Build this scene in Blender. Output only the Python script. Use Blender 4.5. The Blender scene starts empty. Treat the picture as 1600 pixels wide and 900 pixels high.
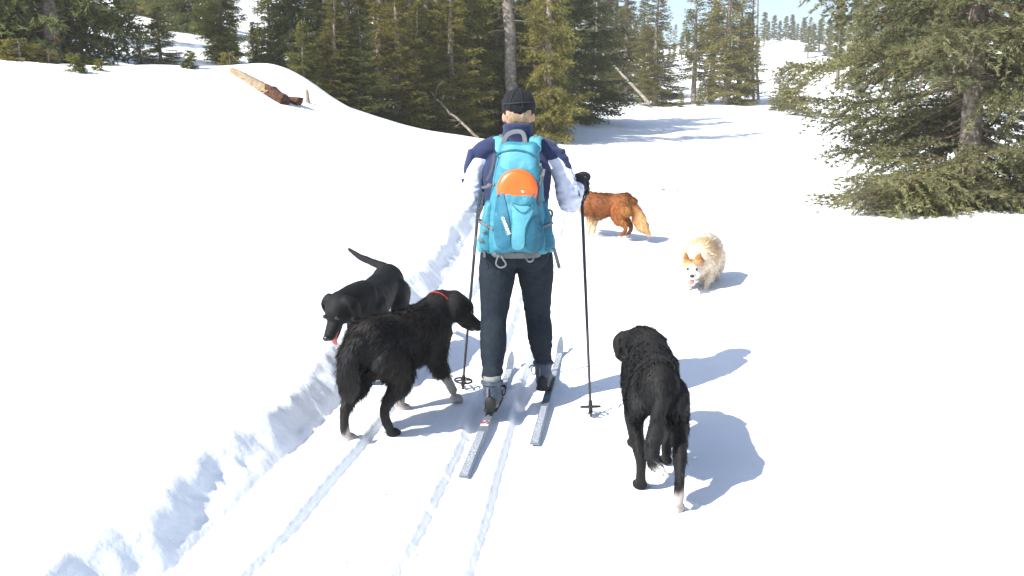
import bpy, bmesh, math, random
import numpy as np
from mathutils import Vector, Matrix, Euler, noise
from mathutils.bvhtree import BVHTree
R = math.radians
random.seed(7)
rng = np.random.default_rng(7)
scene = bpy.context.scene
C = scene.collection

# ------------------------------------------------------------------ camera
CAM_H, PITCH, FPX = 1.53, R(10.2), 1386.0
cam = bpy.data.cameras.new('camera'); cam.sensor_width = 36.0; cam.lens = 36.0*FPX/1600.0
cam.clip_start = 0.05; cam.clip_end = 3000
cam_o = bpy.data.objects.new('camera', cam); C.objects.link(cam_o)
cam_o.location = (0, 0, CAM_H); cam_o.rotation_euler = (math.pi/2 - PITCH, 0, 0)
scene.camera = cam_o
# ------------------------------------------------------------------ sky, sun, exposure
SUN_EL = R(41); SUN_DX, SUN_DY = 0.80, 0.60       # horizontal direction the light travels
world = bpy.data.worlds.new('World'); scene.world = world; world.use_nodes = True
wn = world.node_tree; wn.nodes.clear()
sky = wn.nodes.new('ShaderNodeTexSky'); sky.sky_type = 'NISHITA'; sky.sun_disc = False
sky.sun_elevation = SUN_EL; sky.sun_rotation = math.atan2(-SUN_DX, -SUN_DY)
sky.altitude = 2000; sky.air_density = 1.0; sky.dust_density = 4.5; sky.ozone_density = 1.0
bg = wn.nodes.new('ShaderNodeBackground'); bg.inputs[1].default_value = 0.11
wo = wn.nodes.new('ShaderNodeOutputWorld')
wn.links.new(sky.outputs[0], bg.inputs[0]); wn.links.new(bg.outputs[0], wo.inputs[0])
sun = bpy.data.lights.new('sun', 'SUN'); sun.energy = 4.7; sun.angle = R(0.53); sun.color = (1.0, 0.965, 0.90)
sun_o = bpy.data.objects.new('sun', sun); C.objects.link(sun_o)
ld = Vector((SUN_DX*math.cos(SUN_EL), SUN_DY*math.cos(SUN_EL), -math.sin(SUN_EL))).normalized()
sun_o.rotation_euler = ld.to_track_quat('-Z', 'Y').to_euler(); sun_o.location = (-20, -15, 25)
scene.view_settings.view_transform = 'Standard'; scene.view_settings.look = 'None'
scene.view_settings.gamma = 1.0; scene.view_settings.use_curve_mapping = False
scene.view_settings.exposure = 1.08
scene.render.engine = 'CYCLES'
scene.cycles.use_denoising = True
scene.cycles.max_bounces = 6; scene.cycles.diffuse_bounces = 3; scene.cycles.transparent_max_bounces = 6

# ------------------------------------------------------------------ helpers
def P(px, py, Y):
    """world point that the photograph shows at pixel px,py when it stands Y metres ahead"""
    u = (px-800)/FPX; v = (py-450)/FPX
    dy = math.cos(PITCH) - v*math.sin(PITCH); dz = -math.sin(PITCH) - v*math.cos(PITCH)
    t = Y/dy
    return Vector((u*t, Y, CAM_H + dz*t))

def ray_dir(px, py):
    u = (px-800)/FPX; v = (py-450)/FPX
    return Vector((u, math.cos(PITCH) - v*math.sin(PITCH), -math.sin(PITCH) - v*math.cos(PITCH))).normalized()

def tag(o, label=None, cat=None, group=None, kind=None):
    if label: o['label'] = label
    if cat: o['category'] = cat
    if group: o['group'] = group
    if kind: o['kind'] = kind
    return o

def empty(name, loc=(0, 0, 0), rz=0.0):
    o = bpy.data.objects.new(name, None); C.objects.link(o)
    o.location = loc; o.rotation_euler = (0, 0, rz); o.empty_display_size = 0.1
    return o

def link(name, me, m, parent=None, smooth=True):
    o = bpy.data.objects.new(name, me); C.objects.link(o)
    for mm in (m if isinstance(m, (list, tuple)) else [m]):
        if mm is not None: me.materials.append(mm)
    if smooth and len(me.polygons):
        me.polygons.foreach_set('use_smooth', [True]*len(me.polygons))
    if parent: o.parent = parent
    return o

def mesh_np(name, verts, faces):
    """fast mesh from numpy arrays; faces (n,3) or (n,4)"""
    me = bpy.data.meshes.new(name); verts = np.asarray(verts, np.float32); faces = np.asarray(faces, np.int32)
    n, k = faces.shape
    me.vertices.add(len(verts)); me.vertices.foreach_set('co', verts.ravel())
    me.loops.add(n*k); me.loops.foreach_set('vertex_index', faces.ravel())
    me.polygons.add(n); me.polygons.foreach_set('loop_start', np.arange(0, n*k, k, dtype=np.int32))
    me.update(calc_edges=True); me.validate()
    return me

def set_col(me, cols, name='Col'):
    a = me.color_attributes.new(name, 'FLOAT_COLOR', 'POINT')
    c = np.ones((len(cols), 4), np.float32); c[:, :3] = cols
    a.data.foreach_set('color', c.ravel())

# ------------------------------------------------------------------ materials
def mat(name, col, rough=0.8, var=0.15, scale=20.0, bump=0.0, bscale=80.0, metal=0.0, spec=0.3, attr=None, transl=0.0, sheen=0.0, col2=None, coat=0.0, objvar=0.0):
    m = bpy.data.materials.new(name); m.use_nodes = True; nt = m.node_tree; N = nt.nodes; L = nt.links
    b = N['Principled BSDF']; out = N['Material Output']
    b.inputs['Roughness'].default_value = rough; b.inputs['Metallic'].default_value = metal
    b.inputs['Specular IOR Level'].default_value = spec; b.inputs['Sheen Weight'].default_value = sheen
    b.inputs['Coat Weight'].default_value = coat
    tc = N.new('ShaderNodeTexCoord')
    nz = N.new('ShaderNodeTexNoise'); nz.inputs['Scale'].default_value = scale; nz.inputs['Detail'].default_value = 5
    L.new(tc.outputs['Object'], nz.inputs['Vector'])
    if attr:
        a = N.new('ShaderNodeVertexColor'); a.layer_name = attr; base = a.outputs['Color']
    else:
        rg = N.new('ShaderNodeRGB'); rg.outputs[0].default_value = (*col, 1); base = rg.outputs[0]
        if col2:
            mx = N.new('ShaderNodeMix'); mx.data_type = 'RGBA'
            r2 = N.new('ShaderNodeMapRange'); r2.inputs[1].default_value = 0.42; r2.inputs[2].default_value = 0.6
            n2 = N.new('ShaderNodeTexNoise'); n2.inputs['Scale'].default_value = scale*0.6; n2.inputs['Detail'].default_value = 6
            L.new(tc.outputs['Object'], n2.inputs['Vector']); L.new(n2.outputs['Fac'], r2.inputs[0]); L.new(r2.outputs[0], mx.inputs[0])
            mx.inputs[6].default_value = (*col, 1); mx.inputs[7].default_value = (*col2, 1); base = mx.outputs[2]
    mr = N.new('ShaderNodeMapRange'); mr.inputs[1].default_value = 0.3; mr.inputs[2].default_value = 0.7
    mr.inputs[3].default_value = 1-var; mr.inputs[4].default_value = 1+var
    L.new(nz.outputs['Fac'], mr.inputs[0])
    fac = mr.outputs[0]
    if objvar:
        oi = N.new('ShaderNodeObjectInfo'); m2 = N.new('ShaderNodeMapRange'); m2.inputs[3].default_value = 1-objvar; m2.inputs[4].default_value = 1+objvar
        L.new(oi.outputs['Random'], m2.inputs[0]); mm = N.new('ShaderNodeMath'); mm.operation = 'MULTIPLY'
        L.new(fac, mm.inputs[0]); L.new(m2.outputs[0], mm.inputs[1]); fac = mm.outputs[0]
    vm = N.new('ShaderNodeVectorMath'); vm.operation = 'SCALE'
    L.new(base, vm.inputs[0]); L.new(fac, vm.inputs['Scale']); L.new(vm.outputs[0], b.inputs['Base Color'])
    if bump:
        bn = N.new('ShaderNodeTexNoise'); bn.inputs['Scale'].default_value = bscale; bn.inputs['Detail'].default_value = 4
        L.new(tc.outputs['Object'], bn.inputs['Vector'])
        bp = N.new('ShaderNodeBump'); bp.inputs['Strength'].default_value = bump; bp.inputs['Distance'].default_value = 0.02
        L.new(bn.outputs['Fac'], bp.inputs['Height']); L.new(bp.outputs[0], b.inputs['Normal'])
    if transl:
        t = N.new('ShaderNodeBsdfTranslucent'); L.new(vm.outputs[0], t.inputs[0])
        ms = N.new('ShaderNodeMixShader'); ms.inputs[0].default_value = transl
        L.new(b.outputs[0], ms.inputs[1]); L.new(t.outputs[0], ms.inputs[2]); L.new(ms.outputs[0], out.inputs[0])
    return m

M = {}
M['snow'] = mat('snow', (0.86, 0.88, 0.90), 0.7, 0.015, 3.0, 0.25, 26.0, spec=0.2)
M['bark'] = mat('bark', (0.17, 0.13, 0.10), 0.95, 0.45, 14, 0.6, 40, col2=(0.26, 0.23, 0.20))
M['limb'] = mat('limb', (0.13, 0.10, 0.075), 0.95, 0.3, 14)
M['dead'] = mat('dead_bark', (0.19, 0.165, 0.14), 0.95, 0.4, 12, 0.6, 40, col2=(0.27, 0.24, 0.205))
M['dead_twig'] = mat('dead_twig', (0.17, 0.14, 0.11), 0.95, 0.3, 12)
M['needle'] = mat('needle', (0.1, 0.1, 0.05), 0.6, 0.32, 1.1, attr='Col', transl=0.5, spec=0.25, objvar=0.16)
M['wood'] = mat('log_wood', (0.25, 0.205, 0.15), 0.85, 0.25, 18, 0.5, 30, col2=(0.25, 0.16, 0.08))
M['rotten'] = mat('rotten_wood', (0.048, 0.022, 0.012), 0.95, 0.5, 20, 0.8, 30, col2=(0.085, 0.036, 0.018))
M['fur'] = mat('fur', (0, 0, 0), 0.55, 0.2, 30, attr='Col', spec=0.22)
M['furskin'] = mat('fur_skin', (0, 0, 0), 0.7, 0.2, 40, attr='Col', spec=0.2)
M['nose'] = mat('nose_leather', (0.012, 0.011, 0.011), 0.3, 0.1, 60, spec=0.5)
M['eye'] = mat('eye', (0.02, 0.012, 0.006), 0.08, 0.05, 60, spec=0.6)
M['tongue'] = mat('tongue', (0.62, 0.16, 0.15), 0.4, 0.1, 40)
M['redcollar'] = mat('red_webbing', (0.30, 0.025, 0.02), 0.6, 0.1, 60)
M['darkcollar'] = mat('dark_webbing', (0.03, 0.03, 0.035), 0.6, 0.1, 60)
M['skin'] = mat('skin', (0.45, 0.24, 0.17), 0.55, 0.12, 25, 0.1, 120)
M['hair'] = mat('hair', (0.30, 0.21, 0.13), 0.6, 0.3, 60)
M['navy'] = mat('navy_fleece', (0.018, 0.026, 0.075), 0.9, 0.15, 40, 0.25, 160, sheen=0.1)
M['shirt'] = mat('white_shirt', (0.58, 0.60, 0.70), 0.8, 0.05, 12, 0.2, 14)
M['trousers'] = mat('trousers', (0.016, 0.022, 0.030), 0.9, 0.15, 30, 0.25, 60, spec=0.08)
M['beanie'] = mat('black_knit', (0.010, 0.011, 0.014), 0.95, 0.2, 60, 0.6, 220)
M['beanie2'] = mat('grey_stitch', (0.022, 0.026, 0.030), 0.95, 0.2, 60)
M['glove'] = mat('black_glove', (0.014, 0.014, 0.016), 0.7, 0.2, 40, 0.4, 90)
M['sock'] = mat('pale_sock', (0.22, 0.22, 0.22), 0.9, 0.1, 80, 0.4, 160)
M['boot'] = mat('grey_blue_boot', (0.040, 0.052, 0.080), 0.6, 0.25, 25, 0.3, 60, col2=(0.075, 0.09, 0.12))
M['rubber'] = mat('black_rubber', (0.012, 0.012, 0.013), 0.6, 0.2, 40)
M['silver'] = mat('silver_trim', (0.6, 0.62, 0.65), 0.35, 0.05, 40, metal=0.4)
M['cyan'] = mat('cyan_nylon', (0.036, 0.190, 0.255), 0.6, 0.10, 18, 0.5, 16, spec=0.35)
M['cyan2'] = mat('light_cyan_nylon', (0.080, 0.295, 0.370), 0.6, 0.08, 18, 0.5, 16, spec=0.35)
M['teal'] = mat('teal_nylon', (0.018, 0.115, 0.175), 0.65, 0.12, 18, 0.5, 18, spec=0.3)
M['greyweb'] = mat('grey_webbing', (0.13, 0.14, 0.145), 0.8, 0.12, 60, 0.3, 200)
M['darkweb'] = mat('dark_webbing_strap', (0.07, 0.08, 0.085), 0.8, 0.12, 60)
M['patch'] = mat('patch_grey', (0.10, 0.20, 0.25), 0.6, 0.05, 40)
M['letter'] = mat('white_print', (0.85, 0.88, 0.88), 0.5, 0.03, 40)
M['orange'] = mat('orange_plastic', (0.80, 0.11, 0.012), 0.4, 0.04, 30, spec=0.5)
M['ski'] = mat('ski_top', (0.13, 0.155, 0.185), 0.4, 0.15, 30, spec=0.5)
M['skisnow'] = mat('ski_snow_dust', (0.17, 0.20, 0.24), 0.6, 0.08, 190, col2=(0.42, 0.45, 0.50))
M['skired'] = mat('ski_red', (0.30, 0.02, 0.04), 0.4, 0.05, 30)
M['skiwhite'] = mat('ski_white', (0.75, 0.76, 0.78), 0.4, 0.04, 30)
M['pole'] = mat('pole_shaft', (0.045, 0.043, 0.047), 0.4, 0.12, 40, metal=0.3)
M['polegrip'] = mat('pole_grip', (0.015, 0.015, 0.016), 0.7, 0.1, 40)
M['fir_far'] = M['needle']

# ------------------------------------------------------------------ terrain
def _hash(ix, iy, s):
    h = (ix*374761393 + iy*668265263 + s*974711) & 0xFFFFFFFF
    h = ((h ^ (h >> 13))*1274126177) & 0xFFFFFFFF
    return ((h ^ (h >> 16)) & 0xFFFF)/65535.0
def vnoise(x, y, s=0):
    x = np.asarray(x, float); y = np.asarray(y, float)
    ix = np.floor(x).astype(np.int64); iy = np.floor(y).astype(np.int64); fx = x-ix; fy = y-iy
    fx = fx*fx*fx*(fx*(fx*6-15)+10); fy = fy*fy*fy*(fy*(fy*6-15)+10)
    a = _hash(ix, iy, s); b = _hash(ix+1, iy, s); c = _hash(ix, iy+1, s); d = _hash(ix+1, iy+1, s)
    return (a*(1-fx)+b*fx)*(1-fy) + (c*(1-fx)+d*fx)*fy - 0.5
def fbm(x, y, s=0, o=4):
    t = 0; a = 1.0
    for i in range(o):
        t = t + a*vnoise(x*2**i, y*2**i, s+i*17); a *= 0.5
    return t
def sstep(a, b, t):
    t = np.clip((t-a)/(b-a), 0, 1); return t*t*(3-2*t)

ctl = [(0, -12, 0), (12, -12, .2), (-12, -12, 2.0), (0, 0, 0), (0, 3, 0), (0, 6, 0), (.3, 9, 0), (-1.1, 3, 0), (-.95, 5, 0), (-.7, 9, 0.0), (2, 3, 0), (2, 6, 0),
       (4, 5, .03), (7, 7, .06), (2, 9, .0), (5, 10, .03), (12, 8, .1), (-4, 0, .7), (-8, 0, 1.5), (-4, 5, .62), (-8, 6, 1.35), (-3, 9, .62), (-5, 11, 1.25), (-2.2, 3, .22), (-2.1, 6, .24),
       (-25, 0, 4), (-30, 15, 5.5), (30, 0, .8), (30, 20, 2.0)]
def cp(px, py, d): 
    v = P(px, py, d); ctl.append((v.x, v.y, v.z))
for a in [(940, 375, 11.6), (1090, 376, 11.8), (900, 330, 14), (900, 275, 18), (870, 225, 24), (1000, 190, 33), (1100, 166, 50), (960, 165, 52), (1180, 190, 34),
          (1180, 262, 20), (1350, 338, 13.8), (1500, 341, 13.9), (1650, 341, 14), (1420, 318, 16.5), (1580, 318, 16.5), (1560, 262, 23), (1700, 255, 23), (1320, 262, 21), (1240, 178, 42),
          (1330, 195, 40), (1500, 200, 42), (1700, 200, 42), (1210, 150, 60), (1400, 160, 65), (1060, 128, 82), (1180, 108, 100), (1215, 70, 150), (1300, 90, 140), (1060, 82, 160), (940, 135, 80), (900, 95, 150), (1600, 90, 150),
          (745, 216, 21), (640, 201, 20), (560, 173, 18), (500, 151, 17), (440, 128, 16.5), (370, 112, 16), (280, 114, 15), (140, 119, 14), (0, 105, 13.5), (-200, 92, 13), (-450, 80, 12),
          (140, 122, 18), (280, 120, 19), (0, 112, 17), (420, 128, 21), (560, 178, 23), (660, 205, 25), (760, 205, 27), (840, 190, 30),
          (100, 72, 30), (200, 95, 27), (170, 20, 40), (0, 5, 38), (300, 65, 35), (240, 110, 24), (450, 75, 38), (600, 110, 40), (700, 150, 42), (800, 165, 45),
          (-300, 0, 40), (150, -40, 60), (450, 20, 75), (650, 80, 80), (800, 120, 80), (300, -20, 120), (600, 30, 140), (800, 70, 150)]:
    cp(*a)
for a in [(-90, 60, 16), (60, 60, 6), (-90, -12, 6), (60, -12, 2), (0, 260, 24), (-120, 260, 48), (140, 260, 30), (40, 260, 24), (-120, 150, 35), (120, 150, 22)]:
    ctl.append(a)
ctl = np.array(ctl)
def _U(r2): return np.where(r2 > 1e-9, r2*np.log(np.maximum(r2, 1e-9)), 0)
def _tps(c):
    n = len(c); p = c[:, :2]/10
    K = _U(((p[:, None]-p[None])**2).sum(-1)) + np.eye(n)*0.02
    Q = np.hstack([np.ones((n, 1)), p]); A = np.zeros((n+3, n+3)); A[:n, :n] = K; A[:n, n:] = Q; A[n:, :n] = Q.T
    return np.linalg.solve(A, np.concatenate([c[:, 2], [0, 0, 0]])), p
TW, TP = _tps(ctl)
def edge_x(y): return np.interp(y, [-12, 2.85, 4.97, 11.6, 16, 22, 30], [-2.75, -1.19, -0.965, -0.50, -0.1, .8, 2.4])
TRK = [(-0.893, -0.694), (-0.38, -0.25), (-0.133, -0.02)]   # x of the ski tracks at y=2.85 and 4.45/4.03
_pr = random.Random(9); PRINTS = []
for _x, _y, _a, _n in ((-.50, 3.0, 1.45, 5), (.62, 2.7, 1.50, 5), (.55, 4.4, 1.62, 10), (-.15, 6.6, 1.4, 9), (.75, 6.2, 1.15, 11), (1.35, 9.0, 1.9, 8), (2.1, 9.3, 1.1, 9), (.1, 5.2, 1.9, 5), (.32, 2.9, 1.5, 4), (1.0, 8.0, 1.7, 8)):
    for _k in range(_n):
        for _s in (-.07, .07): PRINTS.append((_x+math.cos(_a)*_k*.33+_s+_pr.uniform(-.05, .05), _y+math.sin(_a)*_k*.33+(.15 if _s > 0 else 0)+_pr.uniform(-.06, .06), _pr.uniform(.028, .042), _pr.uniform(.010, .024)))
PRINTS += [(.47, 4.2, .03, .03), (.50, 3.3, .028, .03), (-.33, 4.1, .03, .03), (-.36, 3.1, .03, .03)]
def ground(x, y):
    x = np.atleast_1d(np.asarray(x, float)); y = np.atleast_1d(np.asarray(y, float)); sh = x.shape
    xf = x.ravel(); yf = y.ravel(); z = np.empty(len(xf))
    for i in range(0, len(xf), 20000):
        q = np.stack([xf[i:i+20000], yf[i:i+20000]], -1)/10
        r2 = ((q[:, None]-TP[None])**2).sum(-1)
        z[i:i+20000] = _U(r2)@TW[:-3] + TW[-3] + q@TW[-2:]
    # undulation away from the groomed trail
    dist = np.hypot(xf, yf); ex = edge_x(yf); off = ex - xf            # >0 left of the trail edge
    z += fbm(xf*0.35, yf*0.35, 3)*0.10*sstep(6, 14, dist)*sstep(0.5, 3.0, np.abs(xf-0.3)) + fbm(xf*1.6, yf*1.6, 5)*0.012
    z += fbm(xf*0.06, yf*0.06, 31)*1.2*sstep(60, 110, dist)
    # dug bank along the left of the trail
    fade = 1-sstep(10.5, 17, yf)
    rag = fbm(xf*3.2, yf*3.2, 9, 4)*0.10 + vnoise(yf*1.1, yf*0, 11)*0.08
    t = sstep(0.0, 0.21, off + np.minimum(off, 0.12)*rag*6*(off > 0))
    lumps = (fbm(xf*9, yf*9, 13, 4)*0.018 + np.abs(fbm(xf*3.4, yf*3.4, 15, 3))*0.034)*sstep(0.0, 0.05, off)*(1-sstep(0.13, 0.30, off))
    crest = 0.018*np.exp(-((off-0.21)/0.10)**2)*(0.6+vnoise(yf*2.3, xf*2.3, 21)*1.6)
    z += fade*(0.125*t*(1-0.6*sstep(1.5, 6, off)) + lumps + crest)
    z -= fade*0.022*np.exp(-((off+0.012)/0.018)**2)                    # knife-like groove at its foot
    # ski tracks pressed in the trail
    for k, (a, b) in enumerate(TRK):
        yy = 4.45 if k == 0 else 4.03
        xl = a + (b-a)*(yf-2.85)/(yy-2.85) if True else 0
        xl = np.where(yf > 6, a + (b-a)*(6-2.85)/(yy-2.85) + (yf-6)*(edge_x(yf+0.01)-edge_x(yf))/0.01, xl) + vnoise(yf*1.5, yf*0+k, 41)*0.02
        brk = np.clip(1.0+vnoise(yf*2.0, yf*0+k*3.1, 43)*0.5, 0.78, 1.0)
        z -= 0.035*brk*(1-sstep(12, 18, yf))*(1-sstep(0.014, 0.048, np.abs(xf-xl)))
        z += 0.007*np.exp(-((np.abs(xf-xl)-0.06)/0.02)**2)*(yf < 12)
    for (qx, qy, qr, qd) in PRINTS:
        m = (np.abs(xf-qx) < .12) & (np.abs(yf-qy) < .12)
        if m.any():
            rr_ = np.hypot(xf[m]-qx, (yf[m]-qy)*.85)/qr; z[m] += -qd*(1-sstep(.55, 1.0, rr_)) + qd*.25*np.exp(-((rr_-1.25)/.2)**2)
    # mound of snow over the fallen log
    z += 0.20*np.exp(-(((xf+4.5)/0.75)**2 + ((yf-16.9)/0.8)**2)) + 0.14*np.exp(-(((xf+3.9)/0.7)**2 + ((yf-17.0)/0.6)**2))
    return z.reshape(sh)
def zg(x, y): return float(ground([x], [y])[0])

def axis(fine0, fine1, step, lo, hi, g):
    mid = list(np.arange(fine0, fine1, step)); a = []; s = step; v = fine0
    while v > lo: s *= g; v -= s; a.append(v)
    b = []; s = step; v = mid[-1]
    while v < hi: s *= g; v += s; b.append(v)
    return np.array(a[::-1]+mid+b)
gx = axis(-2.6, 1.6, 0.014, -140, 160, 1.035); gy = axis(2.4, 8.0, 0.020, -14, 280, 1.022)
X, Y = np.meshgrid(gx, gy); Z = ground(X, Y)
nx, ny = len(gx), len(gy)
V = np.stack([X.ravel(), Y.ravel(), Z.ravel()], -1)
i = (np.arange(ny-1)[:, None]*nx + np.arange(nx-1)[None]).ravel()
F = np.stack([i, i+1, i+nx+1, i+nx], -1)
o = link('snow_ground', mesh_np('snow_ground', V, F), M['snow'])
tag(o, 'sunlit white snow of the trail, bank and hillside', 'snow', kind='structure')
print('terrain', nx, ny, nx*ny)
# ------------------------------------------------------------------ trees
def tubes_np(paths, n=5):
    """list of (pts(k,3), radii(k)) -> verts, quad faces"""
    VV = []; FF = []; base = 0
    ang = np.arange(n)*2*math.pi/n
    for pts, rad in paths:
        pts = np.asarray(pts, float); rad = np.asarray(rad, float); k = len(pts)
        t = np.gradient(pts, axis=0); t /= np.linalg.norm(t, axis=1, keepdims=True)+1e-9
        ref = np.array([1., 0, 0]) if abs(t[0][2]) > 0.7 else np.array([0, 0, 1.])
        a = np.cross(t, ref); a /= np.linalg.norm(a, axis=1, keepdims=True)+1e-9; b = np.cross(t, a)
        ring = pts[:, None] + rad[:, None, None]*(np.cos(ang)[None, :, None]*a[:, None] + np.sin(ang)[None, :, None]*b[:, None])
        VV.append(ring.reshape(-1, 3))
        i = np.arange(k-1)[:, None]*n; j = np.arange(n)[None]; j2 = (j+1) % n
        FF.append((base+np.stack([i+j, i+j2, i+n+j2, i+n+j], -1)).reshape(-1, 4)); base += k*n
    return np.concatenate(VV), np.concatenate(FF)

def unit(v): return v/(np.linalg.norm(v, axis=-1, keepdims=True)+1e-9)

def spruce(seed, H, Rb, nlimb, blade, width, step, low=0.04, taper=0.85, gap=0.0, lean=0.0, blades=4, pal=0, trunk_r=None, dead_low=0.0, top_cut=1.0, curve_up=0.1, rough=0.25, twigs=False):
    """a spruce as three meshes: trunk, branches, needle crown"""
    r = np.random.default_rng(seed)
    tr = trunk_r or H*0.016
    zz = np.linspace(-0.5, H, 16); wob = lambda z: np.stack([lean*z/H*0.5+0.03*np.sin(z*0.7+seed), 0.03*np.cos(z*0.9+seed*2), z], -1)
    trunk = tubes_np([(wob(zz), tr*np.clip(1.12-zz/H, 0.03, 1.2)+0.004)], 10)
    tws = []; limbs = []; O = []; D = []; S = []
    lump = r.uniform(0.68, 1.22, 14)
    for i in range(nlimb):
        f = low + (0.985-low)*((i+r.random())/nlimb)**1.12
        if f > top_cut: continue
        z = f*H; az = r.uniform(0, 2*math.pi)
        sec = lump[int((az/(2*math.pi)*7+f*5)) % 14]
        L = Rb*((1-f)**taper)*r.uniform(0.62, 1.08)*sec + 0.10
        if f < 0.13: L *= 0.62+f*2.9
        if r.random() < gap: continue
        k = 7; s = np.linspace(0, 1, k)
        droop = 0.32*(1-f)**0.8 - 0.30*f + r.uniform(-0.10, 0.10) + r.normal(0, rough*0.4)
        out = s*L; zz2 = -droop*out + curve_up*L*(s**2.2) - 0.05*L*np.sin(s*3.1)
        base = wob(np.array([z]))[0]
        side = r.uniform(-0.16-rough*0.5, 0.16+rough*0.5)*L*s**2
        ca, sa = math.cos(az), math.sin(az)
        pts = np.stack([base[0]+ca*out-sa*side, base[1]+sa*out+ca*side, base[2]+zz2], -1)
        limbs.append((pts, (0.008+0.013*L/1.5)*(1-0.85*s)+0.0025))
        if f < dead_low: 
            for q in range(4):
                t = r.uniform(0.4, 0.95); p0 = pts[0]*(1-t)+pts[-1]*t
                d = np.array([ca, sa, -0.2])+r.normal(0, 0.6, 3); d = d/np.linalg.norm(d)*L*0.3
                limbs.append((np.stack([p0, p0+d*0.5+r.normal(0, .02, 3), p0+d]), np.array([0.006, 0.004, 0.002])))
            if r.random() < 0.7: continue
        limb_hue = r.random(); fwd = np.array([ca, sa, 0]); lat = np.array([-sa, ca, 0])
        nt = max(4, int(L/step*1.0))
        for q in range(nt):
            t = 0.16 + 0.84*(q+r.random())/nt
            p0 = np.array([np.interp(t, s, pts[:, c]) for c in range(3)])
            tl = L*(0.46*(1-t)**0.7+0.10)*r.uniform(0.6, 1.15)+0.05
            for sd in ((-1, 1) if t < 0.93 else (0,)):
                d = fwd*r.uniform(0.55, 0.95) + lat*sd*r.uniform(0.6, 1.0) + np.array([0, 0, r.uniform(-0.42-rough*0.5, 0.10+rough*0.5)])
                d = d/np.linalg.norm(d)
                m = max(2, int(tl/(step*0.8)))
                u = (np.arange(m)+r.random(m)*0.9)/m
                q0 = p0 + d*(u*tl)[:, None] + np.array([0, 0, -0.18])*(tl*u**2)[:, None]
                O.append(q0 + r.normal(0, step*0.16, q0.shape)); D.append(unit(d + r.normal(0, 0.38, (m, 3)) + np.array([0, 0, 0.10])))
                S.append(np.full(m, np.clip(0.55*r.random()+0.45*limb_hue, 0, 1)))
                if twigs:
                    uu = np.array([0, .5, 1.]); tws.append((p0 + d*(uu*tl)[:, None] + np.array([0, 0, -0.18])*(tl*uu**2)[:, None], np.array([.006, .004, .002])))
    O = np.concatenate(O); D = np.concatenate(D); S = np.concatenate(S); n = len(O)
    ph = r.uniform(0, 2*math.pi, (n, blades))
    a = unit(np.cross(D, r.normal(0, 1, (n, 3)))); b = np.cross(D, a)
    tv = []
    ln = blade*r.uniform(0.65, 1.25, (n, blades))
    for q in range(blades):
        sd = np.cos(ph[:, q:q+1])*a + np.sin(ph[:, q:q+1])*b
        wd = unit(np.cross(D, sd) + 0.3*r.normal(0, 1, (n, 3)))
        st = O - D*(ln[:, q:q+1]*0.25)
        tip = O + unit(D + sd*r.uniform(0.35, 0.9, (n, 1)))*ln[:, q:q+1]
        tv.append(np.stack([st - wd*width*0.5, st + wd*width*0.5, tip], 1))
    tv = np.concatenate(tv, 0)
    Vc = tv.reshape(-1, 3); Fc = np.arange(len(Vc)).reshape(-1, 3)
    pals = [((0.092, 0.118, 0.032), (0.180, 0.195, 0.052)), ((0.102, 0.126, 0.056), (0.205, 0.220, 0.108)), ((0.118, 0.126, 0.036), (0.200, 0.195, 0.052)), ((0.070, 0.100, 0.038), (0.128, 0.156, 0.050))]
    warm = np.array((1.10, 1.0, 0.95)); c0, c1 = np.array(pals[pal][0])*1.25*warm, np.array(pals[pal][1])*1.28*warm
    w = np.clip(S*0.7 + r.random(n)*0.5 - 0.1, 0, 1)
    brown = r.random(n) < 0.025
    col = c0*(1-w[:, None]) + c1*w[:, None]; col[brown] = (0.16, 0.095, 0.045)
    col = np.repeat(np.tile(col, (blades, 1)), 3, axis=0)
    me_c = mesh_np('crown', Vc, Fc); set_col(me_c, col)
    bv, bf = tubes_np(limbs, 4)
    if tws:
        tv2, tf2 = tubes_np(tws, 3); bf = np.concatenate([bf, tf2+len(bv)]); bv = np.concatenate([bv, tv2])
    return mesh_np('trunk', *trunk), mesh_np('branches', bv, bf), me_c

TREE_N = [0]
def plant(meshes, x, y, s, rz, label, name='spruce_tree', group=None, sink=0.15, cat='tree', bark='bark', z=None, squash=1.0, tilt=(0, 0)):
    root = empty(name, (x, y, (zg(x, y) if z is None else z) - sink), rz); root.scale = (s*squash, s*squash, s)
    root.rotation_euler = (tilt[0], tilt[1], rz)
    tag(root, label, cat, group)
    for nm, me, m in zip(('trunk', 'branches', 'crown'), meshes, (M[bark], M['limb'], M['needle'])):
        if me is None: continue
        o = bpy.data.objects.new(nm, me); C.objects.link(o); o.parent = root
        if nm != 'trunk': o['kind'] = 'stuff'
        if not me.materials:
            me.materials.append(m); me.polygons.foreach_set('use_smooth', [nm != 'crown']*len(me.polygons))
    TREE_N[0] += 1
    return root
def plant_px(meshes, px, d, H0, topy, label, rz=None, sink=0.15, **k):
    """stand a tree of mesh height H0 at picture column px, d metres ahead, its tip at picture row topy"""
    x = P(px, 200, d).x; z = zg(x, d); top = P(px, topy, d).z
    s = (top - z + sink)/H0
    return plant(meshes, x, d, s, random.uniform(0, 6.28) if rz is None else rz, label, sink=sink, **k)

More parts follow.
